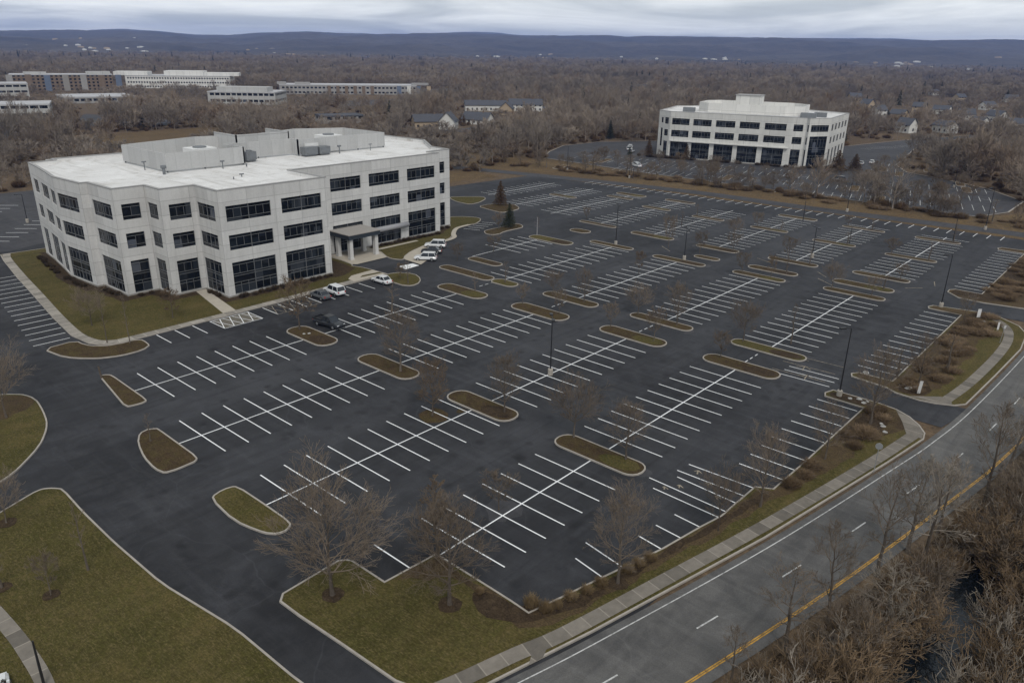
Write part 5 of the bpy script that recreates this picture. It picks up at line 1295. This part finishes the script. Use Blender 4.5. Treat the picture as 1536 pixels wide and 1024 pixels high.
# lanes of thinner wood in front of each building, so that it shows over the trees as in the photo
LANES = []
for c_, r_, kp, lw in BUILD:
    d_ = math.hypot(*c_); LANES.append((math.atan2(c_[1], c_[0]), r_/d_ if r_ > 0 else 0, d_, abs(r_), kp, lw))
d0 = 120.0
while d0 < 3400:
    st = 7.2 if d0 < 500 else 9.5 if d0 < 1000 else 15 if d0 < 1900 else 24
    half = d0*.80; n = int(2*half/st)
    for k in range(n):
        s = -half+(k+rr.random())*st; dd = d0+rr.uniform(-.5,.5)*st
        p = HEAD*dd+SIDE*s; p = (p.x, p.y)
        if not clear_of(p): continue
        dist = math.hypot(*p); ang = math.atan2(p[1], p[0]); keep = 1.0; low = 1.0
        for a_, da, db, br, kp, lw in LANES:
            if dist < db+br and math.hypot(p[0]-a_*0-db*math.cos(a_), p[1]-db*math.sin(a_)) < br: keep = 0; break
            if abs(ang-a_) < da*1.02 and db-140*(db/600) < dist < db: keep = min(keep, kp); low = min(low, lw)
        cl = .5+.5*math.sin(p[0]*.011+1.3)*math.sin(p[1]*.013+.4)
        if rr.random() > keep*((.60 if dist < 700 else .72)+.36*cl): continue
        if dist < 900: v = rr.randrange(4) if rr.random() < .6 else 4+rr.randrange(3)
        else: v = 4+rr.randrange(3)
        nz = mnoise.noise(Vector((p[0]*.0065,p[1]*.0065,4.2))); nh = mnoise.noise(Vector((p[0]*.012,p[1]*.012,9.1)))
        if nz > .22 and rr.random() < .78: continue
        low *= 1+.32*nh
        if p[1] > 186 and p[0] < 230 and dist < 345:
            low = min(low, .68)
            if rr.random() < .35: continue
        sc = rr.uniform(.75,1.2)*(1 if dist < 1000 else 1.25 if dist < 1900 else 1.7); sz = sc*rr.uniform(.8,1.2)*low/(1 if dist < 1000 else 1.15 if dist < 1900 else 1.5)
        r_ = rr.random()
        ev = .012 if dist < 700 else .05
        if r_ < ev: v = 7; sc *= 1.1; sz = sc*1.15*low
        elif r_ < ev+.02: v = 8; sc *= 1.2; sz = sc
        rec = (p[0], p[1], -.05, v, sc, sz, rr.uniform(0,6.28))
        if v < 7 and dist < 420: near.append((dist, rec))
        else: pts.append(rec)
        if dist < 620:
            for _ in range(2):
                q = (p[0]+rr.uniform(-5,5), p[1]+rr.uniform(-5,5))
                if clear_of(q): pts.append((q[0], q[1], -.05, 9+rr.randrange(2), rr.uniform(1.2,2.6), rr.uniform(1.4,3.4), rr.uniform(0,6.28)))
    d0 += st
near.sort(key=lambda q: q[0])
vis = []
for d_, rec in near:
    v = Vector((rec[0],rec[1],5-CAM_H)); zc_ = v.dot(FW); px, py = 768+f_px*v.dot(RT)/zc_, 512-f_px*v.dot(UP)/zc_
    inv = -30 < px < 1566 and py > 60
    hid = 60 < px < 660 and rec[1] < 230 and py > 215
    if inv and not hid and len(vis) < 36: vis.append(rec)
    else: pts.append(rec)
for rec in vis:
    o = bpy.data.objects.new('bare_tree', VAR[rec[3]]); COL.objects.link(o); o.location = rec[:3]; o.scale = (rec[4],rec[4],rec[5]); o.rotation_euler = (0,0,rec[6])
    left = rec[0]*SIDE.x+rec[1]*SIDE.y
    if rec[1] > 185 and rec[0] < 150: tag(o, 'bare brown tree at the wood edge behind and left of the big office', 'tree', 'bare trees behind the big office')
    elif rec[1] > 140: tag(o, 'bare brown tree in the wood between the two offices', 'tree', 'bare trees between the offices')
    else: tag(o, 'bare tree in the wood right of the far lot', 'tree', 'bare trees right of the far lot')
scatter('distant_wood', pts, src)
print('wood', len(pts), len(vis))

# thicket along the creek and the water in it
patch('creek_water', [at(*q) for q in ((1300,1070),(1322,985),(1370,935),(1392,880),(1425,850),(1470,838),(1500,850),(1496,890),(1485,930),(1475,965),(1452,1010),(1440,1070))], 'water', .0, 1)
POND = [at(*q) for q in ((1310,1060),(1335,985),(1380,935),(1402,885),(1432,860),(1468,848),(1488,860),(1484,890),(1474,928),(1462,960),(1440,1005),(1425,1060))]
thick = bpy.data.collections.new('thicket_variants')
TV = [shrub_mesh(60+k, 1, 1, M['brush'], 300, .013, .8) for k in range(2)]
for k in range(6):
    t_, c_ = tree_mesh(seed=201+k, H=1, W=1.35, clear=.02, limbs=11, n2=6, n3=4, rise=.55, maxlvl=3, twig=.0052, leader=False, wob=.3, trunk_r=.012)
    o_ = len(t_[0]); TV.append(raw('bramble', (t_[0]+c_[0], t_[1]+[tuple(q+o_ for q in f) for f in c_[1]]), M['twig_pale' if k == 1 else 'twig' if k == 2 else 'brush']))
for k, me in enumerate(TV): thick.objects.link(bpy.data.objects.new('thicket_%02d' % k, me))
pts = []
edge = [p for p in offs(kerbline, 9.3)]
bank = kerbline
for i in range(len(edge)-1):
    e = edge[i]
    if not 22 < e.x < 190: continue
    t = (edge[i+1]-edge[i]).normalized(); nrm = Vector((t.y,-t.x))
    for _ in range(24 if e.x < 110 else 6):
        d_ = abs(rr.gauss(0, 1))*9 if rr.random() < .55 else rr.uniform(0, 30)
        p = e+t*rr.uniform(0,.9)+nrm*d_; 
        if any(inpoly((p.x*(1+s_/65),p.y*(1+s_/65)), POND) or inpoly((p.x+.74*s_,p.y+.66*s_), POND) for s_ in (0,.9,1.8,2.8)) and rr.random() < .93: continue
        vi = rr.randrange(8) if rr.random() < .4 else rr.randrange(2,8); s = rr.uniform(.9,1.7)*(1 if d_ > 1.5 else .5)*(1 if vi < 2 else 2.2 if d_ > 3.5 else 1.2); pts.append((p.x,p.y,-.05,vi,s*1.15,s*rr.uniform(.7,1.3),rr.uniform(0,6.28)))
scatter('creek_thicket', pts, thick); print('thicket', len(pts))
patch('creek_bank', [tuple(p) for p in edge if 15 < p.x < 300][::12]+[(300,-60),(30,-60),(15,10)], 'mulch', -.03)

# ------------------------------------------------------------------ hills
ridge = [(-700,62),(-300,54),(0,48),(60,47),(150,46),(185,45.5),(215,47),(300,53),(340,53),(400,49.5),(460,48),(510,50),(590,52.5),(640,51),(695,50),(740,51.5),(800,54),(870,55),(960,57),(1024,56),(1100,57),(1180,57.5),(1270,58.5),(1330,59),(1380,60.5),(1450,61),(1536,61.5),(1700,64),(2200,76)]
back = [(-700,80),(60,56),(110,47),(150,44.5),(185,43.5),(225,46),(300,52),(480,55),(640,52),(690,48),(735,48.5),(780,53),(900,56.5),(1010,54.8),(1080,57),(1300,57.5),(1340,58),(1400,61),(2200,84)]
def interp(tab, x):
    for (x0,y0),(x1,y1) in zip(tab, tab[1:]):
        if x0 <= x <= x1:
            t = (x-x0)/(x1-x0); t = t*t*(3-2*t)*.5+t*.5; return y0+(y1-y0)*t
    return tab[-1][1]
from mathutils import noise as mnoise
def hill_z(x, y, px, r, R0, R1, tab):
    py = interp(tab, px); el = azim(px, py)[2]; top = CAM_H+el*R1
    t = max(0, min(1, (r-R0)/(R1-R0))); f = (t*t*(3-2*t))*.72+t*.28
    n1 = mnoise.fractal(Vector((x*.0009,y*.0009,.3)), 1.0, 2.0, 5); n2 = mnoise.fractal(Vector((x*.006,y*.006,1.3)), 1.0, 2.0, 4)
    amp = math.sin(math.pi*min(1,t*1.0))
    z = top*f+n1*42*amp+n2*9*(.35+amp)
    if r > R1: z = top-(r-R1)*.05+n2*3
    return z
def hills(name, tab, R0, R1, R2, nx, nr):
    m_ = MB(); vs = []
    for i in range(nx+1):
        px = -620+(2160+620)*i/nx; ax, ay, _ = azim(px, 65)
        for j in range(nr+1):
            r = R0+(R2-R0)*j/nr; x, y = ax*r, ay*r; vs.append((x, y, hill_z(x,y,px,r,R0,R1,tab)-.4*(j == 0)))
    m_.add(vs, [(i*(nr+1)+j, (i+1)*(nr+1)+j, (i+1)*(nr+1)+j+1, i*(nr+1)+j+1) for i in range(nx) for j in range(nr)])
    return obj(name, m_, M['hillwood'], smooth=True, kind='structure')
hills('hills', ridge, 2500, 6800, 7600, 520, 90); hills('far_hills', back, 7700, 9800, 10300, 260, 16)
rr = random.Random(77)
for k in range(64):
    px = rr.uniform(-10,1545) if k > 40 else rr.choice([rr.gauss(640,50), rr.gauss(790,40), rr.gauss(420,40), rr.gauss(1365,30), rr.gauss(170,40), rr.gauss(1100,15)])
    r = rr.uniform(2650,3500) if k % 5 else rr.uniform(3500,4600); ax, ay, _ = azim(px, 75); x, y = ax*r, ay*r; zz = hill_z(x,y,px,r,2500,6800,ridge)
    c = MB(); L, H = rr.uniform(3.5,13), rr.uniform(3,5); a_ = math.atan2(ay,ax)-math.pi/2+rr.uniform(-.4,.4)
    c.obox((x,y), (math.cos(a_),math.sin(a_)), L, 7, zz-4, zz+H); c.obox((x,y), (math.cos(a_),math.sin(a_)), L*.5, 5, zz+H, zz+H+1.2)
    tag(obj('house', c, M[rr.choice(['house','white_wall','house_tan'])]), 'tiny pale building on the wooded slope of the blue hills', 'building', 'buildings on the hillside')

# ------------------------------------------------------------------ air
c = MB(); c.box(-3000,12500,-3000,12500,-1.2,300)
hz = obj('haze', c, None, kind='stuff')
mh = bpy.data.materials.new('air'); mh.use_nodes = True; nt = mh.node_tree
nt.nodes.remove(nt.nodes['Principled BSDF']); pv = nt.nodes.new('ShaderNodeVolumePrincipled')
pv.inputs['Color'].default_value = (.35,.505,1.0,1); pv.inputs['Density'].default_value = .95e-4; pv.inputs['Anisotropy'].default_value = .2
nt.links.new(pv.outputs['Volume'], nt.nodes['Material Output'].inputs['Volume']); hz.data.materials.append(mh)
